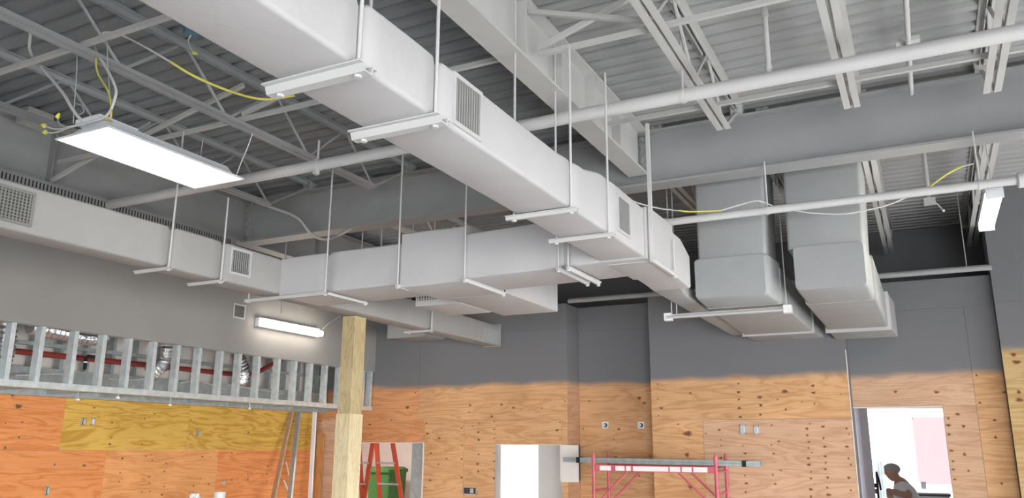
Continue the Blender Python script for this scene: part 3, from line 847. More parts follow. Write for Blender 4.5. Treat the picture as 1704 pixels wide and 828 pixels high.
# ------------------------------------------------------------------ duct hangers
def hat(x0, x1, y, ztop, axis='X', w=.075, h=.032):
    p = [(-w / 2, 0), (-w / 2, -.006), (-w * .3, -.006), (-w * .2, -h), (w * .2, -h), (w * .3, -.006), (w / 2, -.006), (w / 2, 0), (w * .24, 0), (w * .15, -h + .006), (-w * .15, -h + .006), (-w * .24, 0)]
    if axis == 'X':
        return MB().ext(p, (x0, y, ztop), (x1, y, ztop), (0, 1, 0), (0, 0, 1))
    return MB().ext(p, (y, x0, ztop), (y, x1, ztop), (1, 0, 0), (0, 0, 1))
def trapeze(label, x0, x1, y, z, rods, ztop=4.97, w=.075, h=.032, rr=.008, rod_mat='hanger'):
    o = thing('duct_hanger', label, 'duct hanger', ((x0 + x1) / 2, y, z), 'trapeze hangers under the ducts')
    hat(x0, x1, y, z, 'X', w, h).build('channel', 'hanger', o)
    for x, zt_ in rods:
        MB().tube([(x, y, z - h), (x, y, zt_)], rr, 8).build('rod', rod_mat, o, 40)
        MB().tube([(x, y, z - h - .01), (x, y, z - h)], rr * 1.9, 6).build('nut', 'hanger', o)
    return o
trapeze('hat channel hanger under the main duct nearest the viewer', -2.13, -1.665, 2.12, 3.43, [(-1.712, 4.97), (-2.08, 4.97)], w=.105, h=.035)
trapeze('hat channel hanger under the main duct just before the first wall grille', -2.13, -1.665, 2.64, 3.43, [(-1.712, 4.97), (-2.08, 4.97)], w=.105, h=.035)
trapeze('slim channel hanger under the middle of the main duct', -2.13, -1.67, 4.10, 3.43, [(-1.712, 4.46), (-2.08, 4.97)], w=.05, h=.025)
trapeze('slim channel hanger under the main duct beside its second grille', -2.13, -1.67, 4.72, 3.43, [(-1.712, 4.55), (-2.08, 4.97)], w=.05, h=.025)
trapeze('channel hanger under the left duct before its second grille, nearer one', -5.53, -5.13, 4.22, 3.435, [(-5.155, 4.56)], w=.05, h=.022)
trapeze('channel hanger under the left duct close beside its second grille', -5.53, -5.13, 4.75, 3.43, [(-5.155, 4.15)], w=.05, h=.022)
trapeze('channel hanger under the far end of the left duct', -5.53, -5.13, 8.0, 3.43, [(-5.145, 4.97), (-5.46, 4.97)], w=.05, h=.022)
trapeze('channel hanger below the corner of left duct and cross duct', -5.56, -4.60, 5.44, 3.405, [(-4.62, 4.62), (-5.52, 3.6)], w=.04, h=.025)
def ytrap(label, x, y0, y1, z, rods, w=.045, h=.028, ztop=4.97, rr=.008):
    o = thing('duct_hanger', label, 'duct hanger', (x, (y0 + y1) / 2, z), 'trapeze hangers under the ducts')
    hat(y0, y1, x, z, 'Y', w, h).build('channel', 'hanger', o)
    for yy, zt_ in rods:
        MB().tube([(x, yy, z - h), (x, yy, zt_)], rr, 8).build('rod', 'hanger', o, 40)
        MB().tube([(x, yy, z - h - .01), (x, yy, z - h)], rr * 1.9, 6).build('nut', 'hanger', o)
    return o
ytrap('cross duct hanger with rod at the left of the tall wrapped box', -3.83, 5.40, 5.56, 3.40, [(5.41, 4.60)])
ytrap('bar under the cross duct near the duct corner, running back from the rod', -4.60, 5.45, 6.02, 3.40, [(5.99, 3.7)], w=.035, h=.02)
ytrap('cross duct hanger with rod at the right of the tall wrapped box', -3.185, 5.40, 6.10, 3.395, [(5.41, 4.62), (6.08, 3.7)])
ytrap('cross duct hanger with twin bars beside the main duct, left bar', -2.37, 5.40, 6.02, 3.405, [(5.41, 3.62), (6.0, 3.7)])
ytrap('cross duct hanger with twin bars beside the main duct, right bar', -2.29, 5.40, 6.06, 3.405, [(5.41, 3.60), (6.04, 3.7)])
o = ytrap('strut hanger with a thick post where cross duct meets main duct', -1.665, 5.50, 6.12, 3.425, [(6.08, 3.7)], w=.05, h=.03)
MB().box(-1.682, -1.656, 5.492, 5.518, 3.40, 4.47).build('strut_post', 'hanger', o)
# strut trapeze below the tall duct
o = thing('duct_hanger', 'long strut bar with white end caps below the left tall duct', 'duct hanger', (-1.58, 7.5, 3.28), 'trapeze hangers under the ducts')
MB().box(-2.13, -1.03, 7.48, 7.52, 3.295, 3.335).build('channel', 'hanger', o)
MB().tube([(-2.13, 7.44, 3.30), (-1.06, 7.44, 3.30)], .012, 8).build('bar', 'hanger', o, 40)
for x in (-2.13, -1.03):
    MB().box(x - .035, x + .035, 7.455, 7.525, 3.275, 3.345).build('end_cap', 'whiteplastic', o)
for x in (-2.10, -2.05):
    MB().tube([(x, 7.5, 3.33), (x, 7.5, 4.97)], .006, 6).build('rod', 'hanger', o, 40)
MB().tube([(-1.04, 7.5, 3.33), (-1.04, 7.5, 4.97)], .006, 6).build('rod', 'hanger', o, 40)
o = thing('duct_hanger', 'flat bar hanger below the branch duct box', 'duct hanger', (-3.6, 6.3, 3.40), 'trapeze hangers under the ducts')
t0, t1 = at(742, 498, Z=3.40), at(838, 489, Z=3.40)
MB().box(t0.x, t1.x, t1.y - .02, t1.y + .02, 3.40, 3.428).build('channel', 'hanger', o)
MB().tube([(t1.x + .01, t1.y, 3.39), (t1.x + .01, t1.y, 3.50)], .008, 8).build('rod', 'black', o, 40)
# loose rods and straps hanging in the gaps behind the cross duct
for px, py, yy, lab in ((476, 415, 7.1, 'left'), (603, 398, 7.1, 'middle'), (635, 396, 7.2, 'right')):
    c = at(px, py, Y=yy)
    MB().tube([(c.x, yy, 3.6), (c.x, yy, 4.995)], .008, 8).build('hanger_rod', 'hanger', None, 40, label='thin grey rod hanging behind the girder above the cross duct, %s one' % lab, cat='rod', group='rods behind the girder')

# ------------------------------------------------------------------ lights
TZ = 4.04
tc = [at(103, 233, Z=TZ), at(185, 203, Z=TZ), at(400, 302, Z=TZ), at(315, 312, Z=TZ)]
tx0, tx1 = (tc[0].x + tc[3].x) / 2, (tc[1].x + tc[2].x) / 2
ty0, ty1 = (tc[0].y + tc[1].y) / 2, (tc[2].y + tc[3].y) / 2
tr = thing('ceiling_light_panel', 'lit rectangular ceiling light panel hanging loose with wires at its end', 'ceiling light', ((tx0 + tx1) / 2, (ty0 + ty1) / 2, TZ))
MB().box(tx0 + .006, tx1 - .006, ty0 + .006, ty1 - .006, TZ - .004, TZ + .004).build('lens', 'lens', tr)
mb = MB()
def ring4(i, z): return [(tx0 + i, ty0 + i, z), (tx1 - i, ty0 + i, z), (tx1 - i, ty1 - i, z), (tx0 + i, ty1 - i, z)]
mb.loops([ring4(0, TZ + .004), ring4(.004, TZ + .010), ring4(.05, TZ + .018), ring4(.09, TZ + .085)])
mb.build('housing', 'lightbody', tr)
mb = MB()
for a in ((tx0 - .002, tx0 + .006, ty0, ty1), (tx1 - .006, tx1 + .002, ty0, ty1), (tx0, tx1, ty0 - .002, ty0 + .006), (tx0, tx1, ty1 - .006, ty1 + .002)):
    mb.box(*a, TZ - .004, TZ + .004)
mb.build('frame', 'lightbody', tr)
MB().box(tx0 + .14, tx1 - .14, ty0 + .03, ty0 + .32, TZ + .08, TZ + .12).build('driver_box', 'lightbody', tr)
tp = lambda px, py, yy: at(px, py, Y=yy)
TY = ty0 + .02
def wire(name, pts, r, mat, label, cat='cable', group=None):
    return MB().tube(spline(pts), r, 8).build(name, mat, None, 60, label=label, cat=cat, group=group)
wire('cable', [tp(38, 0, TY), tp(50, 50, TY), tp(50, 85, TY), tp(72, 115, TY), tp(105, 155, TY), tp(122, 183, TY), tp(140, 203, TY + .02), (tx0 + .25, TY + .08, TZ + .10)], .011, 'wire_white', 'thick pale cable dropping from above to the end of the lit panel')
wire('cable', [tp(112, 212, TY), tp(150, 203, TY), tp(178, 192, TY), tp(191, 165, TY), tp(192, 145, TY), tp(178, 115, TY), tp(160, 85, TY + .02), tp(158, 70, TY + .05), tp(172, 55, TY + .1), tp(195, 55, TY + .15)], .009, 'wire_white', 'pale cable looping up from the lit panel to the joist')
wire('cable', [tp(195, 55, TY + .15), tp(230, 72, TY + .2), tp(284, 103, TY + .3)], .007, 'wire_white', 'pale cable running off the joist towards the main duct')
wire('cable', [tp(284, 103, TY + .3), tp(320, 125, TY + .4), tp(365, 145, TY + .6), tp(410, 160, TY + .85), tp(445, 165, TY + 1.0), tp(490, 159, TY + 1.1)], .009, 'wire_yellow', 'yellow cable sagging across to the main duct')
wire('cable', [tp(160, 95, TY), tp(162, 120, TY), tp(180, 152, TY), tp(185, 178, TY), tp(183, 196, TY), (tx0 + .32, TY + .05, TZ + .10)], .006, 'wire_yellow', 'yellow wire coming down onto the lit panel end')
wire('cable', [tp(124, 84, TY), tp(128, 92, TY), tp(127, 130, TY), tp(124, 170, TY), tp(122, 205, TY)], .0035, 'wire_grey', 'thin grey tie wire hanging left of the lit panel', 'wire')
wire('cable', [tp(178, 70, TY), tp(180, 120, TY), tp(184, 170, TY), tp(186, 196, TY)], .003, 'wire_grey', 'thin tie wire above the near corner of the lit panel', 'wire')
wire('cable', [tp(124, 172, TY), tp(136, 176, TY), tp(139, 186, TY), tp(128, 192, TY)], .003, 'wire_grey', 'thin bent end of tie wire beside the panel', 'wire')
wire('cable', [at(420, 222, Y=ty1), at(412, 245, Y=ty1), at(402, 268, Y=ty1), at(393, 293, Y=ty1)], .004, 'wire_white', 'twisted tie wire holding the far end of the lit panel', 'wire')
wire('cable', [at(338, 232, Y=ty1 - .2), at(335, 250, Y=ty1 - .2), at(332, 275, Y=ty1 - .25)], .003, 'wire_grey', 'thin tie wire above the middle of the lit panel', 'wire')
for i, (px, py, ex, ey) in enumerate(((97, 192, 110, 212), (71, 208, 110, 213), (73, 219, 110, 214))):
    which = ('uppermost', 'middle', 'lowest')[i]
    d = thing('wire_nut', 'yellow wire nut on a stripped lead left of the lit panel, %s of three' % which, 'wire nut', tp(px, py, TY), 'wire nuts at the lit panel')
    a, b = tp(px - (3 if i else -2), py - (0 if i else 4), TY), tp(px + (3 if i else -2), py + (1 if i else 4), TY)
    MB().tube([a, a * .6 + b * .4, b], .014, 8, radii=[.006, .012, .016]).build('cap', 'wirenut', d, 50)
    mid = tp((px + ex) / 2 - (4 if i == 0 else 0), (py + ey) / 2 + 4, TY)
    MB().tube(spline([b, mid, tp(ex, ey, TY)]), .005, 6).build('lead', 'wire_white' if i else 'wire_grey', d, 50)
bb = at(318, 54, Z=4.95)
o = thing('ceiling_box', 'small blue junction box under the deck beside the main duct', 'junction box', (bb.x, bb.y, 4.9))
MB().tube([(bb.x, bb.y, 4.93), (bb.x, bb.y, 4.995)], .055, 8).build('box', 'bluebox', o)
e = at(322, 88, Y=bb.y)
MB().tube(spline([(bb.x, bb.y, 4.93), at(313, 68, Y=bb.y), at(317, 80, Y=bb.y), e]), .005, 6).build('lead', 'wire_white', o, 50)
MB().tube([e, at(328, 90, Y=bb.y)], .012, 8, radii=[.014, .007]).build('wire_nut_cap', 'wirenut', o, 50)

# strip light on the left bulkhead
sa, sb = at(437, 536, X=-7.30), at(537, 553, X=-7.30)
sl = thing('strip_light', 'lit strip light fixed on the left bulkhead near the wooden post', 'strip light', (-7.33, (sa.y + sb.y) / 2, sa.z))
zc = (sa.z + sb.z) / 2
MB().box(-7.425, -7.36, sa.y, sb.y, zc - .05, zc + .06).build('housing', 'lightbody', sl)
duct_mb('Y', [(sa.y, -7.36, -7.29, zc - .045, zc + .03), (sb.y, -7.36, -7.29, zc - .045, zc + .03)], r=.025).build('lens', 'tubeglow', sl, 60)
MB().tube(spline([at(537, 547, X=-7.38), at(550, 535, X=-7.40), at(566, 526, X=-7.41)]), .006, 6).build('cord', 'wire_white', sl, 60)
# strip light hanging at the right
ra, rb = at(1657, 326, Z=3.98), at(1641, 381, Z=3.98)
xr = (ra.x + rb.x) / 2
sr = thing('strip_light', 'glaring twin tube strip light hanging beside the right hand pier', 'strip light', (xr, (ra.y + rb.y) / 2, 3.98))
MB().box(xr - .06, xr + .06, ra.y, rb.y, 4.02, 4.07).build('housing', 'lightbody', sr)
for dx in (-.035, .035):
    MB().tube([(xr + dx, ra.y + .02, 3.99), (xr + dx, rb.y - .02, 3.99)], .019, 10).build('tube', 'tubeglow2', sr, 40)
for yy in (ra.y, rb.y):
    MB().box(xr - .06, xr + .06, yy - .012, yy + .012, 3.965, 4.04).build('tube_holder', 'lightbody', sr)
for yy in (ra.y + .15, rb.y - .15):
    MB().tube([(xr, yy, 4.07), (xr, yy, 4.98)], .004, 6).build('chain', 'hanger', sr)
# cable slung below the girder
pts = [at(px, py, Y=yy) for px, py, yy in ((1035, 325, 6.3), (1060, 337, 6.4), (1100, 347, 6.5), (1150, 352, 6.53), (1200, 350, 6.53), (1240, 338, 6.54), (1262, 334, 6.55), (1285, 342, 6.66))]
wire('cable', pts[:4], .006, 'wire_white', 'pale cable leaving the main duct under the girder')
wire('cable', [pts[2] + (pts[3] - pts[2]) * .6, pts[3], pts[4]], .0075, 'wire_yellow', 'short yellow stretch of cable left of the tall ducts')
wire('cable', pts[4:], .006, 'wire_white', 'pale cable crossing in front of the left tall duct')
pts = [at(px, py, Y=6.67) for px, py in ((1322, 350), (1350, 354), (1400, 356), (1440, 350), (1480, 340), (1510, 327), (1545, 312), (1575, 290), (1600, 277), (1620, 272))]
wire('cable', pts[:7], .006, 'wire_white', 'pale cable crossing in front of the right tall duct')
wire('cable', pts[6:9], .0075, 'wire_yellow', 'yellow stretch of cable right of the tall ducts')
wire('cable', pts[8:], .006, 'wire_white', 'end of pale cable under the girder at far right')
p = at(1547, 335, Y=8.4)
o = thing('ceiling_box', 'small junction box with loose leads behind the girder, left of the right strip light', 'junction box', p)
MB().box(p.x - .05, p.x + .05, 8.36, 8.44, p.z - .03, p.z + .03).build('box', 'boxmetal', o)
MB().tube([(p.x, 8.4, p.z), (p.x + .0, 8.4, 4.98)], .02, 8).build('conduit', 'steel', o, 40)
MB().tube(spline([p, at(1558, 338, Y=8.4), at(1568, 348, Y=8.4)]), .006, 6).build('lead', 'wire_white', o, 50)
MB().ball(at(1570, 350, Y=8.4), .014).build('wire_nut_cap', 'labelwhite', o, 50)
wire('conduit', [at(340, 302, Y=5.9), at(366, 312, Y=6.0), at(442, 341, Y=6.25), at(493, 361, Y=6.35), at(517, 388, Y=6.4), at(540, 398, Y=6.5), at(565, 391, Y=6.72), at(590, 376, Y=6.76)], .016, 'steel', 'bent flexible conduit sagging below the girder at left', 'conduit')

# ------------------------------------------------------------------ left bulkhead framing
fr = thing('stud_bulkhead', 'open galvanised steel stud bulkhead above the left plywood wall', 'stud framing', (XL - .03, 7, 2.6))
def cstud(x, y, z0, z1, name, mat, parent, w=.032, d=.09):
    t = .003
    prof = [(0, 0), (w, 0), (w, .012), (w - t, .012), (w - t, t), (t, t), (t, d - t), (w - t, d - t), (w - t, d - .012), (w, d - .012), (w, d), (0, d)]
    return MB().ext(prof, (x, y, z0), (x, y, z1), (0, 1, 0), (-1, 0, 0)).build(name, mat, parent)
spx = [(10, 632), (60, 640), (117, 640), (165, 645), (209, 648), (251, 650), (291, 655), (327, 655), (364, 660), (395, 660), (427, 660), (461, 665), (489, 668), (516, 668), (541, 670)]
ys = [at(*p_, X=XL).y for p_ in spx]
ys = [ys[0] - .33 * k for k in (3, 2, 1)] + ys + [9.2, 9.5, 9.75, 9.93]
for i, yy in enumerate(ys):
    cstud(XL - .004, yy - .02, 2.607, 3.178, 'stud', 'galv', fr, w=.045)
MB().box(XL - .10, XL, 2.0, 9.98, 2.60, 2.606).build('bottom_track', 'galv', fr)
MB().box(XL - .002, XL + .002, 2.0, 9.98, 2.60, 2.66).build('track_flange', 'galv', fr)
MB().box(XL - .102, XL - .098, 2.0, 9.98, 2.60, 2.66).build('track_flange', 'galv', fr)
MB().box(XL - .10, XL - .021, 2.0, 9.98, 3.178, 3.22).build('top_track', 'galvdim', fr)
for i, yy in enumerate(ys):
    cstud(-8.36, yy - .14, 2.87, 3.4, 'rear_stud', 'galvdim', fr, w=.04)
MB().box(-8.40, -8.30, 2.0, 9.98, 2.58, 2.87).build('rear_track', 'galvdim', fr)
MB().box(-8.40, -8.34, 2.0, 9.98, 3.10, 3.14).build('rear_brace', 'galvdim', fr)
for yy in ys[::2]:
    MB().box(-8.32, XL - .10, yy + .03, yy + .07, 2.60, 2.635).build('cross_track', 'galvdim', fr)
# small white sprinkler caps under the track
for px, py, lab in ((129, 664, 'leftmost'), (196, 661, 'second from the left'), (283, 673, 'third from the left'), (415, 679, 'rightmost')):
    c = at(px, py, X=XL - .05)
    o = thing('sprinkler_drop', 'small white sprinkler cap below the stud bulkhead, %s' % lab, 'sprinkler', c, 'sprinkler caps below the bulkhead')
    MB().tube([(c.x, c.y, c.z + .01), (c.x, c.y, 2.601)], .006, 6).build('stem', 'boxmetal', o)
    MB().tube([(c.x, c.y, c.z - .012), (c.x, c.y, c.z + .006), (c.x, c.y, c.z + .012)], .02, 10, radii=[.018, .022, .012]).build('cap', 'whiteplastic', o, 50)
# services inside
rp = [at(20, 585, X=-8.2), at(240, 605, X=-8.2)]
rz = sum(p_.z for p_ in rp) / 2
o = thing('red_pipe', 'red sprinkler pipe running behind the steel studs', 'pipe', (-8.05, 7, rz))
MB().tube([(-8.2, 2.5, rz), (-8.2, 8.05, rz), (-8.2, 8.3, rz + .03), (-8.15, 8.9, rz + .35)], .03, 12).build('pipe', 'redpipe', o, 40)
bp = at(152, 595, X=-8.0)
o = thing('black_drain', 'black pipe elbow between the steel studs', 'pipe', bp)
MB().tube([(-7.98, bp.y + .13, 3.5), (-7.98, bp.y + .13, rz + .0), ], .018, 10).build('riser', 'black', o, 40)
MB().tube([(-7.98, bp.y + .14, rz), (-7.98, bp.y - .06, rz), (-7.98, bp.y - .075, rz - .02), (-7.98, bp.y - .075, rz - .14)], .02, 10).build('elbow', 'black', o, 40)
MB().tube([(-7.98, bp.y - .075, rz - .055), (-7.98, bp.y - .075, rz - .07)], .022, 10).build('collar', 'labelwhite', o, 40)
def flex(label, pts, r):
    pts = spline(pts, 11)
    radii = [r * ((1.0 if i % 2 else .82) + random.uniform(-.04, .04)) for i in range(len(pts))]
    MB().tube(pts, r, 14, radii).build('flex_duct', 'foil', None, 20, label=label, cat='flexible duct', group='foil flexible ducts')
fx = lambda px, py, X: at(px, py, X=X)
flex('silver foil flexible duct behind the studs at the far left edge', [fx(8, 515, -7.8), fx(10, 560, -7.85), fx(2, 600, -7.9), fx(-15, 625, -8.0)], .10)
flex('silver foil flexible duct hanging behind the studs below the second grille', [fx(278, 555, -7.8), fx(276, 585, -7.8), fx(268, 607, -7.85), fx(250, 622, -7.95)], .095)
flex('silver foil flexible duct behind the studs near the wooden post', [fx(388, 570, -7.9), fx(396, 590, -7.9), fx(404, 615, -7.9), fx(402, 632, -8.0)], .09)
flex('dull foil flexible duct lying high behind the studs', [fx(50, 542, -8.0), fx(100, 552, -8.05), fx(145, 562, -8.0), fx(180, 560, -7.9)], .09)
for k, (a, b, c) in enumerate((((25, 624), (100, 622), (118, 630)), ((180, 630), (215, 632), (260, 628)), ((300, 637), (330, 634), (375, 648)), ((380, 640), (430, 648), (470, 655)))):
    lab = ('far left', 'under the black elbow', 'middle', 'right')[k]
    wire('cable', [at(*a, X=-8.1), at(*b, X=-8.1), at(*c, X=-8.1)], .007, 'wire_white', 'loose pale cable lying behind the steel studs, %s one' % lab, 'cable', 'cables in the bulkhead')
# register on the bulkhead
rg = thing('wall_register', 'small grey wall register on the left bulkhead below the duct corner', 'vent', (XL, 7.17, 3.6))
grille(rg, 'X', 7.10, 7.26, 3.615, 3.755, XL + .002, 8, mat='grilledark')

# ------------------------------------------------------------------ things on and before the walls
def ebox(px, py, w, h, plane, axis, label, style):
    c = at(px, py, **{axis: plane})
    o = thing('outlet_box', label, 'outlet box', c, 'electrical boxes in the plywood')
    def bx(a0, a1, b0, b1, d0, d1):
        return (plane + d0, plane + d1, c.y + a0, c.y + a1, c.z + b0, c.z + b1) if axis == 'X' else (c.x + a0, c.x + a1, plane - d1, plane - d0, c.z + b0, c.z + b1)
    mb = MB()
    t = .010
    mb.box(*bx(-w, -w + t, -h, h, -.005, .010)); mb.box(*bx(w - t, w, -h, h, -.005, .010)); mb.box(*bx(-w, w, -h, -h + t, -.005, .010)); mb.box(*bx(-w, w, h - t, h, -.005, .010))
    mb.build('box_rim', 'boxmetal' if style != 'plate' else 'whiteplastic', o)
    MB().box(*bx(-w + t, w - t, -h + t, h - t, -.004, .003)).build('box_back', {'plate': 'whiteplastic', 'dark': 'boxdark', 'metal': 'boxmetal'}[style], o)
    if style == 'plate':
        MB().tube([(c.x, plane - .002, c.z), (c.x, plane - .012, c.z)], w * .6, 14).build('ring', 'boxdark', o, 40)
        MB().tube([(c.x - .01, plane - .010, c.z), (c.x - .01, plane - .016, c.z)], w * .36, 12).build('cover', 'whiteplastic', o, 40)
    else:
        MB().box(*bx(w * .05, w * .55, -h * .6, h * .6, .003, .007)).build('device', 'whiteplastic' if style == 'metal' else 'boxmetal', o)
ebox(1007.5, 707, .045, .045, Y0 + .43, 'Y', 'square white outlet plate in the recess, left one', 'plate')
ebox(1067, 707, .045, .045, Y0 + .43, 'Y', 'square white outlet plate in the recess, right one with dark wires', 'plate')
ebox(1237, 714, .036, .056, Y0, 'Y', 'metal outlet box on the plywood right of the recess, left of a pair', 'metal')
ebox(1259.5, 715, .032, .05, Y0, 'Y', 'metal outlet box on the plywood right of the recess, right of a pair', 'metal')
ebox(138, 701, .022, .045, XR_, 'X', 'small outlet box on yellow plywood, left of a pair', 'dark')
ebox(154, 701, .022, .04, XR_, 'X', 'small outlet box on yellow plywood, right of a pair', 'metal')
ebox(329, 720, .022, .04, XR_, 'X', 'small outlet box on yellow plywood left of the leaning boards', 'dark')
ebox(372, 803, .015, .035, XR_, 'X', 'narrow dark outlet box low on orange plywood', 'dark')
ebox(78, 816, .022, .05, XR_, 'X', 'dark outlet box low on orange plywood at far left', 'dark')
ebox(782, 816, .105, .05, Y0, 'Y', 'wide triple outlet box between the left and middle doorways', 'dark')

# wooden post
po = thing('wooden_post', 'pale square timber post standing below the left duct', 'post', (-5.36, 6.82, 0))
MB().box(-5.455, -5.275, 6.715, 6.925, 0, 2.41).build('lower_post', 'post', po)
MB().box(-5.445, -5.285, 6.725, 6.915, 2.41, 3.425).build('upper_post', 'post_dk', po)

# boards leaning in the corner
def lean(name, a, b, w, d, mat, label):
    a, b = Vector(a), Vector(b)
    dd = (b - a).normalized()
    foot = a + dd * ((0.0 - a.z) / dd.z)
    foot.z = max(foot.z, 0.0)
    MB().bar(a, foot, w, d, up=(0, 1, 0)).build(name, mat, None, label=label, cat='board')
lean('leaning_board', at(485, 686, X=-8.44), at(455, 828, X=-8.12), .075, .03, 'board', 'brown timber strip leaning in the left corner')
lean('leaning_stud', at(497, 686, X=-8.40), at(482, 828, X=-8.18), .075, .035, 'galvdim', 'grey steel stud leaning in the left corner')
lean('leaning_board', at(524, 684, Y=9.75), at(516, 828, Y=9.68), .06, .03, 'whiteplastic', 'white painted board standing upright in the left corner')
c0 = at(530, 720, Y=9.9)
MB().box(c0.x - .01, c0.x + .12, 9.88, 9.9, 0, c0.z).build('plywood_offcut', 'board_or', None, label='narrow orange plywood offcut standing behind the white board', cat='board')
c0, c1 = at(537, 697, Y=9.95), at(575, 806, Y=9.95)
MB().box(c0.x, c1.x, 9.94, 9.955, 1.5, c0.z).build('plywood_patch', 'ply_pk', None, label='pale plywood patch on the back wall left of the post', cat='board')
c0 = at(545, 690, Y=9.97)
MB().box(at(430, 684, X=XR_ + .02).x - .0, XR_ + .03, at(437, 684, X=XR_ + .02).y, 9.95, at(480, 684, X=XR_ + .02).z - .008, at(480, 684, X=XR_ + .02).z + .008).build('ledger_strip', 'board', None, label='thin timber strip along the top of the left plywood', cat='board')
wire('loose_strap', [at(476, 768, X=-8.4), at(481, 790, X=-8.4), at(486, 812, X=-8.4)], .008, 'whiteplastic', 'white loose strap between the leaning boards', 'strap')
wire('loose_strap', [at(472, 798, X=-8.4), at(479, 815, X=-8.4)], .012, 'whiteplastic', 'short white offcut low between the leaning boards', 'strap')
# white drywall piece at the recess corner
q0, q1 = at(935, 740, Y=9.985), at(963, 802, Y=9.985)
MB().box(q0.x - .02, q1.x, 9.965, 9.995, q1.z, q0.z).build('drywall_offcut', 'white', None, label='white drywall offcut fixed across the left corner of the recess', cat='drywall')
# tube standing by the left wall
c = at(366, 818, X=-7.6)
o = thing('cardboard_tube', 'white round tube standing upright before the left plywood', 'tube', (c.x, c.y, 0))
ring = lambda r, z: [(c.x + r * math.cos(2 * math.pi * k / 20), c.y + r * math.sin(2 * math.pi * k / 20), z) for k in range(20)]
MB().loops([ring(.066, 0), ring(.066, c.z), ring(.060, c.z), ring(.060, c.z - .3)]).build('tube_wall', 'whiteplastic', o, 40)
MB().loops([ring(.07, c.z - .02), ring(.07, c.z + .002), ring(.062, c.z + .002)], False).build('rim', 'whiteplastic', o, 40)
c2 = at(324, 825, X=-7.7)
o = thing('rag', 'small crumpled white rag on a stake left of the tube', 'rag', (c2.x, c2.y, 0))
MB().tube([(c2.x, c2.y, 0), (c2.x, c2.y, c2.z)], .012, 8).build('stake', 'board', o)
mb = MB()
for i in range(9):
    a = i * 2.4
    mb.ball((c2.x + .03 * math.cos(a), c2.y + .045 * math.sin(a), c2.z + .012 * (i % 3) - .01), .026, n=6)
mb.build('cloth', 'whiteplastic', o, 60)

# scaffold
SY0, SY1 = 9.12, 9.62
sf = thing('baker_scaffold', 'pink red rolling scaffold before the recess', 'scaffold', (-2.9, 9.4, 0))
xl, xr2 = at(988, 790, Y=SY0).x, at(1192, 790, Y=SY0).x
topz = at(988, 756, Y=SY0).z
plz = at(1100, 780, Y=SY0).z
tubes = MB()
for x in (xl, xr2):
    for yy in (SY0, SY1):
        MB().tube([(x, yy, 0.12), (x, yy, topz)], .021, 10).build('upright', 'pink', sf, 40)
        MB().ball((x, yy, .06), .06, sx=.4).build('caster', 'black', sf, 50)
        MB().tube([(x, yy, topz), (x, yy, topz + .03)], .012, 8).build('spigot', 'pink', sf, 40)
    for z in (0.45, 0.85, 1.25, 1.6, plz - .02):
        MB().tube([(x, SY0, z), (x, SY1, z)], .015, 8).build('rung', 'pink', sf, 40)
for yy in (SY0, SY1):
    MB().box(xl, xr2, yy - .012, yy + .012, plz - .035, plz + .035).build('side_rail', 'pink', sf)
    for a, b in ((xl, xl + .42), (xr2, xr2 - .42)):
        MB().tube([(b, yy, plz - .03), (a, yy, plz - .43)], .013, 8).build('brace', 'pink', sf, 40)
MB().box(xl + .02, xr2 - .02, SY0 + .03, SY1 - .03, plz - .01, plz + .015).build('deck_board', 'board', sf)
for a, b in ((.09, .24), (.30, .42), (.44, .50), (.53, .98), (1.0, 1.13), (1.15, 1.27), (1.29, 1.46)):
    k = (xr2 - xl) / 1.56
    MB().box(xl + a * k, xl + b * k, SY0 - .0145, SY0 - .0115, plz - .026, plz + .026).build('label_strip', 'labelwhite', sf)
s0, s1 = at(940, 764, Y=SY0 + .2), at(1267, 771.5, Y=SY0 + .2)
zs = topz - .085
bd = thing('stud_bundle', 'long grey bundle of steel studs lying across the scaffold', 'steel studs', ((s0.x + s1.x) / 2, SY0 + .2, s1.z - .03))
for dy, dz in ((0, 0), (.07, 0), (0, .03), (.07, .03)):
    e0, e1 = Vector((s0.x, SY0 + .17 + dy, s0.z + dz - .015)), Vector((s1.x, SY0 + .17 + dy, s1.z + dz - .015))
    MB().bar(e0, e1, .06, .028).build('stud', 'galvdim', bd)
for f in (.085, .925):
    m_ = Vector((s0.x + (s1.x - s0.x) * f, SY0 + .205, s0.z + (s1.z - s0.z) * f))
    MB().box(m_.x - .022, m_.x + .022, SY0 + .13, SY0 + .28, m_.z - .034, m_.z + .034).build('strap', 'black', bd)

# step ladders seen through the left doorway
def stepladder(label, yc, rails, steps):
    c = at(*rails[0][1], Y=yc)
    o = thing('step_ladder', label, 'ladder', (c.x, yc, 0))
    ends = []
    for a, b in rails:
        pa, pb = at(*a, Y=yc), at(*b, Y=yc)
        d = (pb - pa).normalized()
        foot = pa + d * (-pa.z / d.z)
        topp = pa - d * .25
        MB().bar(topp, foot, .075, .03, up=(0, 1, 0)).build('rail', 'orange', o)
        ends.append((topp, foot))
    (t0, f0), (t1, f1) = ends
    n_ = 7
    for i in range(n_):
        t = (i + .6) / n_
        MB().bar(t0.lerp(f0, t), t1.lerp(f1, t), .07, .026).build(steps, 'alum', o)
    return o
stepladder('orange step ladder in the left doorway, right hand section with aluminium steps', 11.4, (((627, 740), (632, 828)), ((654, 740), (668, 828))), 'step')
stepladder('orange step ladder in the left doorway, section next to the post', 11.2, (((597, 740), (603, 828)), ((620, 740), (607, 822))), 'step')
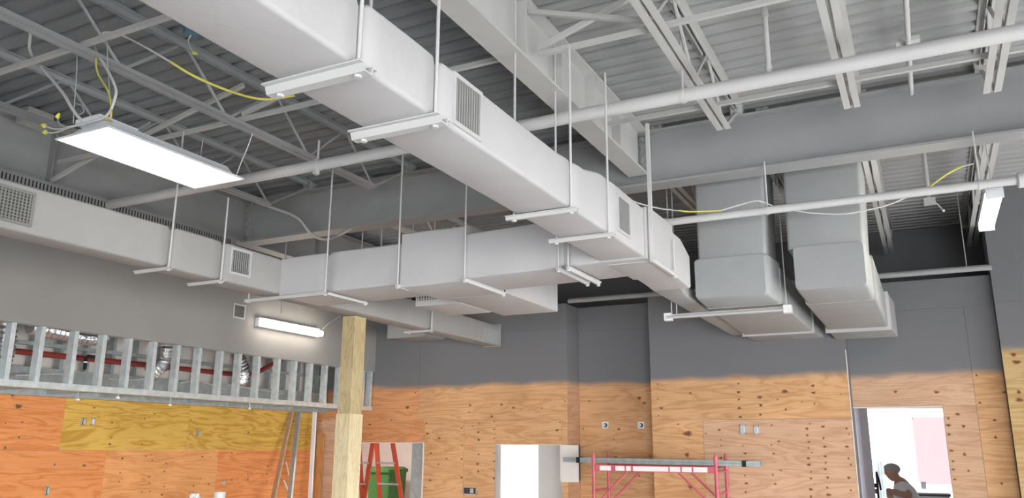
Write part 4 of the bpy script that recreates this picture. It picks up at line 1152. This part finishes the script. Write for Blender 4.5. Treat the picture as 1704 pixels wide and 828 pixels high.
# green bin
g0, g1 = at(611, 780, Y=12.4), at(648, 780, Y=12.4)
o = thing('waste_bin', 'green wheeled bin behind the orange ladders', 'bin', ((g0.x + g1.x) / 2, 12.6, 0))
mb = MB()
def rr4(x0, x1, y0, y1, z): return [(a, b, z) for a, b in rrect(x0, x1, y0, y1, .04)]
mb.loops([rr4(g0.x + .06, g1.x - .06, 12.45, 12.9, .08), rr4(g0.x, g1.x, 12.4, 12.98, g0.z - .05)])
mb.build('body', 'green', o, 40)
MB().loops([rr4(g0.x - .02, g1.x + .02, 12.36, 13.0, g0.z - .05), rr4(g0.x - .02, g1.x + .02, 12.36, 13.0, g0.z), rr4(g0.x + .04, g1.x - .04, 12.42, 12.95, g0.z + .04)]).build('lid', 'green', o, 40)
MB().tube([(g0.x + .05, 12.95, .1), (g1.x - .05, 12.95, .1)], .1, 12).build('wheel', 'black', o, 40)
# metal sheet leaning in the left room
m0, m1 = at(681, 742, Y=10.9), at(704, 742, Y=10.9)
MB().bar(((m0.x + m1.x) / 2, 11.0, 2.3), ((m0.x + m1.x) / 2 + .02, 10.9, 0), m1.x - m0.x, .01, up=(0, 1, 0)).build('metal_sheet', 'galv', None, label='dull metal sheet standing right of the ladders', cat='metal sheet')
# door frame edges
struct('trim_3', MB().box(DL1 - .02, DL1, Y0 - .006, Y0 + .1, 0, 2.135), 'white')
struct('trim_4', MB().box(DM0 - .002, DM0 + .025, Y0 - .008, Y0 + .1, 0, 2.12), 'boxmetal')
struct('trim_5', MB().box(DL0, DL1, Y0 - .005, Y0 + .1, 2.128, 2.138), 'white')
struct('trim_6', MB().box(DM0, DM1, Y0 - .005, Y0 + .1, 2.112, 2.122), 'white')

# ------------------------------------------------------------------ the worker in the right doorway
MY = 13.4
def px(x, y_, yy=MY): return at(x, y_, Y=yy)
def skin_mesh(name, verts, edges, radii, mat, parent, root=0, sub=2):
    me = bpy.data.meshes.new(name)
    me.from_pydata([tuple(v) for v in verts], edges, [])
    o = bpy.data.objects.new(name, me)
    COL.objects.link(o)
    md = o.modifiers.new('skin', 'SKIN')
    for i, r in enumerate(radii):
        sv = me.skin_vertices[0].data[i]
        sv.radius = (r, r) if not isinstance(r, tuple) else r
        sv.use_root = (i == root)
    md.use_smooth_shade = True
    s_ = o.modifiers.new('sub', 'SUBSURF')
    s_.levels = s_.render_levels = sub
    dg = bpy.context.evaluated_depsgraph_get()
    me2 = bpy.data.meshes.new_from_object(o.evaluated_get(dg))
    o.modifiers.clear()
    o.data = me2
    me2.name = name
    me2.materials.clear()
    me2.materials.append(M[mat])
    me2.polygons.foreach_set('use_smooth', [True] * len(me2.polygons))
    if parent is not None:
        attach(o, parent)
    return o
cap_top = px(1483, 770)
hx = px(1484, 785).x
HT = cap_top.z
W = thing('person', 'worker in grey cap and white shirt reaching left in the right doorway', 'person', (hx + .15, MY, 0))
tx = hx + .15
SH = HT - .315                                        # shoulder height
V = [(tx + .03, MY, .98), (tx + .03, MY, 1.18), (tx + .01, MY, 1.40), (tx - .04, MY, SH + .01), (tx - .09, MY, SH + .085), (hx + .015, MY, HT - .19), (hx - .005, MY, HT - .12), (hx, MY, HT - .06),
     (tx - .03, MY - .19, SH - .02), (tx + .08, MY - .30, SH - .13), (tx - .16, MY - .25, SH - .075), (tx - .24, MY - .22, SH - .055),
     (tx - .04, MY + .19, SH - .02), (tx - .16, MY + .24, SH - .17), (tx - .36, MY + .12, SH - .10), (tx - .43, MY + .09, SH - .08),
     (tx + .02, MY - .10, .88), (tx, MY - .11, .50), (tx + .03, MY - .11, .08), (tx - .12, MY - .12, .04),
     (tx + .02, MY + .10, .88), (tx - .03, MY + .11, .50), (tx + .01, MY + .11, .08), (tx - .14, MY + .12, .04)]
E = [(0, 1), (1, 2), (2, 3), (3, 4), (4, 5), (5, 6), (6, 7), (3, 8), (8, 9), (9, 10), (10, 11), (3, 12), (12, 13), (13, 14), (14, 15), (0, 16), (16, 17), (17, 18), (18, 19), (0, 20), (20, 21), (21, 22), (22, 23)]
Rr = [.16, .15, .16, .12, .07, .085, .118, .10, .072, .056, .044, .034, .072, .056, .044, .034, .10, .075, .055, .05, .10, .075, .055, .05]
body = skin_mesh('body', V, E, Rr, 'skin', W)
# shirt and trousers over the body
SV = [(tx + .03, MY, .92), (tx + .03, MY, 1.18), (tx + .01, MY, 1.40), (tx - .035, MY, SH + .0), (tx - .03, MY - .185, SH - .03), (tx + .055, MY - .275, SH - .115), (tx - .04, MY + .185, SH - .03), (tx - .11, MY + .225, SH - .12)]
skin_mesh('shirt', SV, [(0, 1), (1, 2), (2, 3), (3, 4), (4, 5), (3, 6), (6, 7)], [.20, .195, .205, .15, .115, .10, .115, .10], 'shirt', W)
TV = [(tx + .03, MY, .98), (tx + .02, MY - .10, .86), (tx, MY - .11, .50), (tx + .03, MY - .11, .10), (tx + .02, MY + .10, .86), (tx - .03, MY + .11, .50), (tx + .01, MY + .11, .10)]
skin_mesh('trousers', TV, [(0, 1), (1, 2), (2, 3), (0, 4), (4, 5), (5, 6)], [.19, .135, .105, .09, .135, .105, .09], 'trousers', W)
# face, ear, cap
MB().ball((hx - .098, MY, HT - .145), .018, sx=1.2, sz=1.4).build('nose', 'skin', W, 60)
for s_ in (-1, 1):
    MB().ball((hx + .012, MY + s_ * .088, HT - .14), .028, sx=.7, sy=.4).build('ear', 'skin', W, 60)
    MB().ball((hx - .085, MY + s_ * .034, HT - .118), .011).build('eye', 'black', W, 60)
MB().box(hx - .092, hx - .072, MY - .024, MY + .024, HT - .193, HT - .186).build('mouth', 'trousers', W)
capo = MB().ball((hx + .004, MY, HT - .082), .112, sx=1.04, sy=.90, sz=.74, n=14).build('cap', 'cap', W, 60)
MB().loops([[(hx - .075 - .12 * math.cos(t), MY + .078 * math.sin(t), z - .25 * .11 * math.cos(t)) for t in [(-1.55 + 3.1 * k / 9) for k in range(10)]] for z in (HT - .092, HT - .082)]).build('cap_brim', 'cap', capo, 60)
# hands: palm and five fingers each
def hand(c, dirv, label_part):
    c = Vector(c); d = Vector(dirv).normalized()
    side = Vector((0, 0, 1))
    VV = [c, c + d * .05]
    EE = [(0, 1)]
    RR = [(.024, .036), (.022, .038)]
    for k, (off, ln) in enumerate(((-.027, .062), (-.009, .074), (.009, .070), (.026, .056))):
        b = c + d * .075 + side * off
        i = len(VV)
        VV += [b, b + d * ln * .5 + Vector((0, .012, 0)), b + d * ln * .75 + Vector((0, .036, 0))]
        EE += [(1, i), (i, i + 1), (i + 1, i + 2)]
        RR += [.0095, .0088, .008]
    i = len(VV)
    VV += [c + d * .02 + side * .045, c + d * .055 + side * .062 + Vector((0, .015, 0))]
    EE += [(0, i), (i, i + 1)]
    RR += [.011, .009]
    skin_mesh(label_part, VV, EE, RR, 'skin', W, 0, 1)
hand(V[11], (-1, 0.1, .1), 'hand')
hand(V[15], (-1, 0.0, .1), 'hand')
# the tool in his hands and the steel studs he faces
gx, gz = V[11][0] - .10, V[11][2]
o = thing('power_drill', 'dark power drill held by the worker in the right doorway', 'drill', (gx, MY - .14, gz - .1))
MB().tube([(gx + .06, MY - .20, gz + .05), (gx - .10, MY - .20, gz + .06), (gx - .15, MY - .20, gz + .062), (gx - .20, MY - .20, gz + .064)], .03, 10, radii=[.03, .032, .018, .006]).build('body', 'black', o, 40)
MB().bar((gx + .03, MY - .20, gz + .04), (gx + .05, MY - .20, gz - .10), .035, .045).build('grip', 'black', o)
MB().box(gx + .0, gx + .10, MY - .23, MY - .17, gz - .15, gz - .09).build('battery', 'black', o)
o = thing('hanging_strap', 'black tool strap hanging on the end of the lilac wall', 'strap', (RD0 + .05, 12.6, 1.2))
a0, a1, a2 = px(1458, 784, 12.6), px(1463, 800, 12.6), px(1466, 815, 12.6)
MB().tube(spline([a0, a1, a2]), .014, 6).build('strap', 'black', o, 50)
MB().tube(spline([a0, px(1460, 805, 12.6), px(1462, 830, 12.6)]), .016, 6).build('strap', 'black', o, 50)
for i, xx in enumerate((1458.5, 1463, 1467.5)):
    c = px(xx, 767, 13.1)
    MB().box(c.x - .015, c.x + .018, 13.08, 13.14, 0, c.z - .004 * i).build('steel_stud', 'galv', None, label='upright steel stud before the worker, %s of three' % ('left', 'middle', 'right')[i], cat='steel stud', group='studs before the worker')
c0, c1 = px(1519, 821, 15.2), px(1545, 821, 15.2)
o = thing('work_table', 'dark low cabinet at the far end of the bright room', 'cabinet', ((c0.x + c1.x) / 2, 15.4, 0))
MB().box(c0.x, c1.x + .3, 15.2, 15.7, 0, c0.z - .03).build('body', 'boxmetal', o)
MB().box(c0.x - .02, c1.x + .32, 15.18, 15.72, c0.z - .03, c0.z).build('top', 'trousers', o)
c = px(1537, 807, 16.15)
MB().box(c.x - .04, c.x + .04, 16.15, 16.19, c.z - .06, c.z + .06).build('wall_switch', 'boxmetal', None, label='small grey switch on the far wall right of the worker', cat='switch')
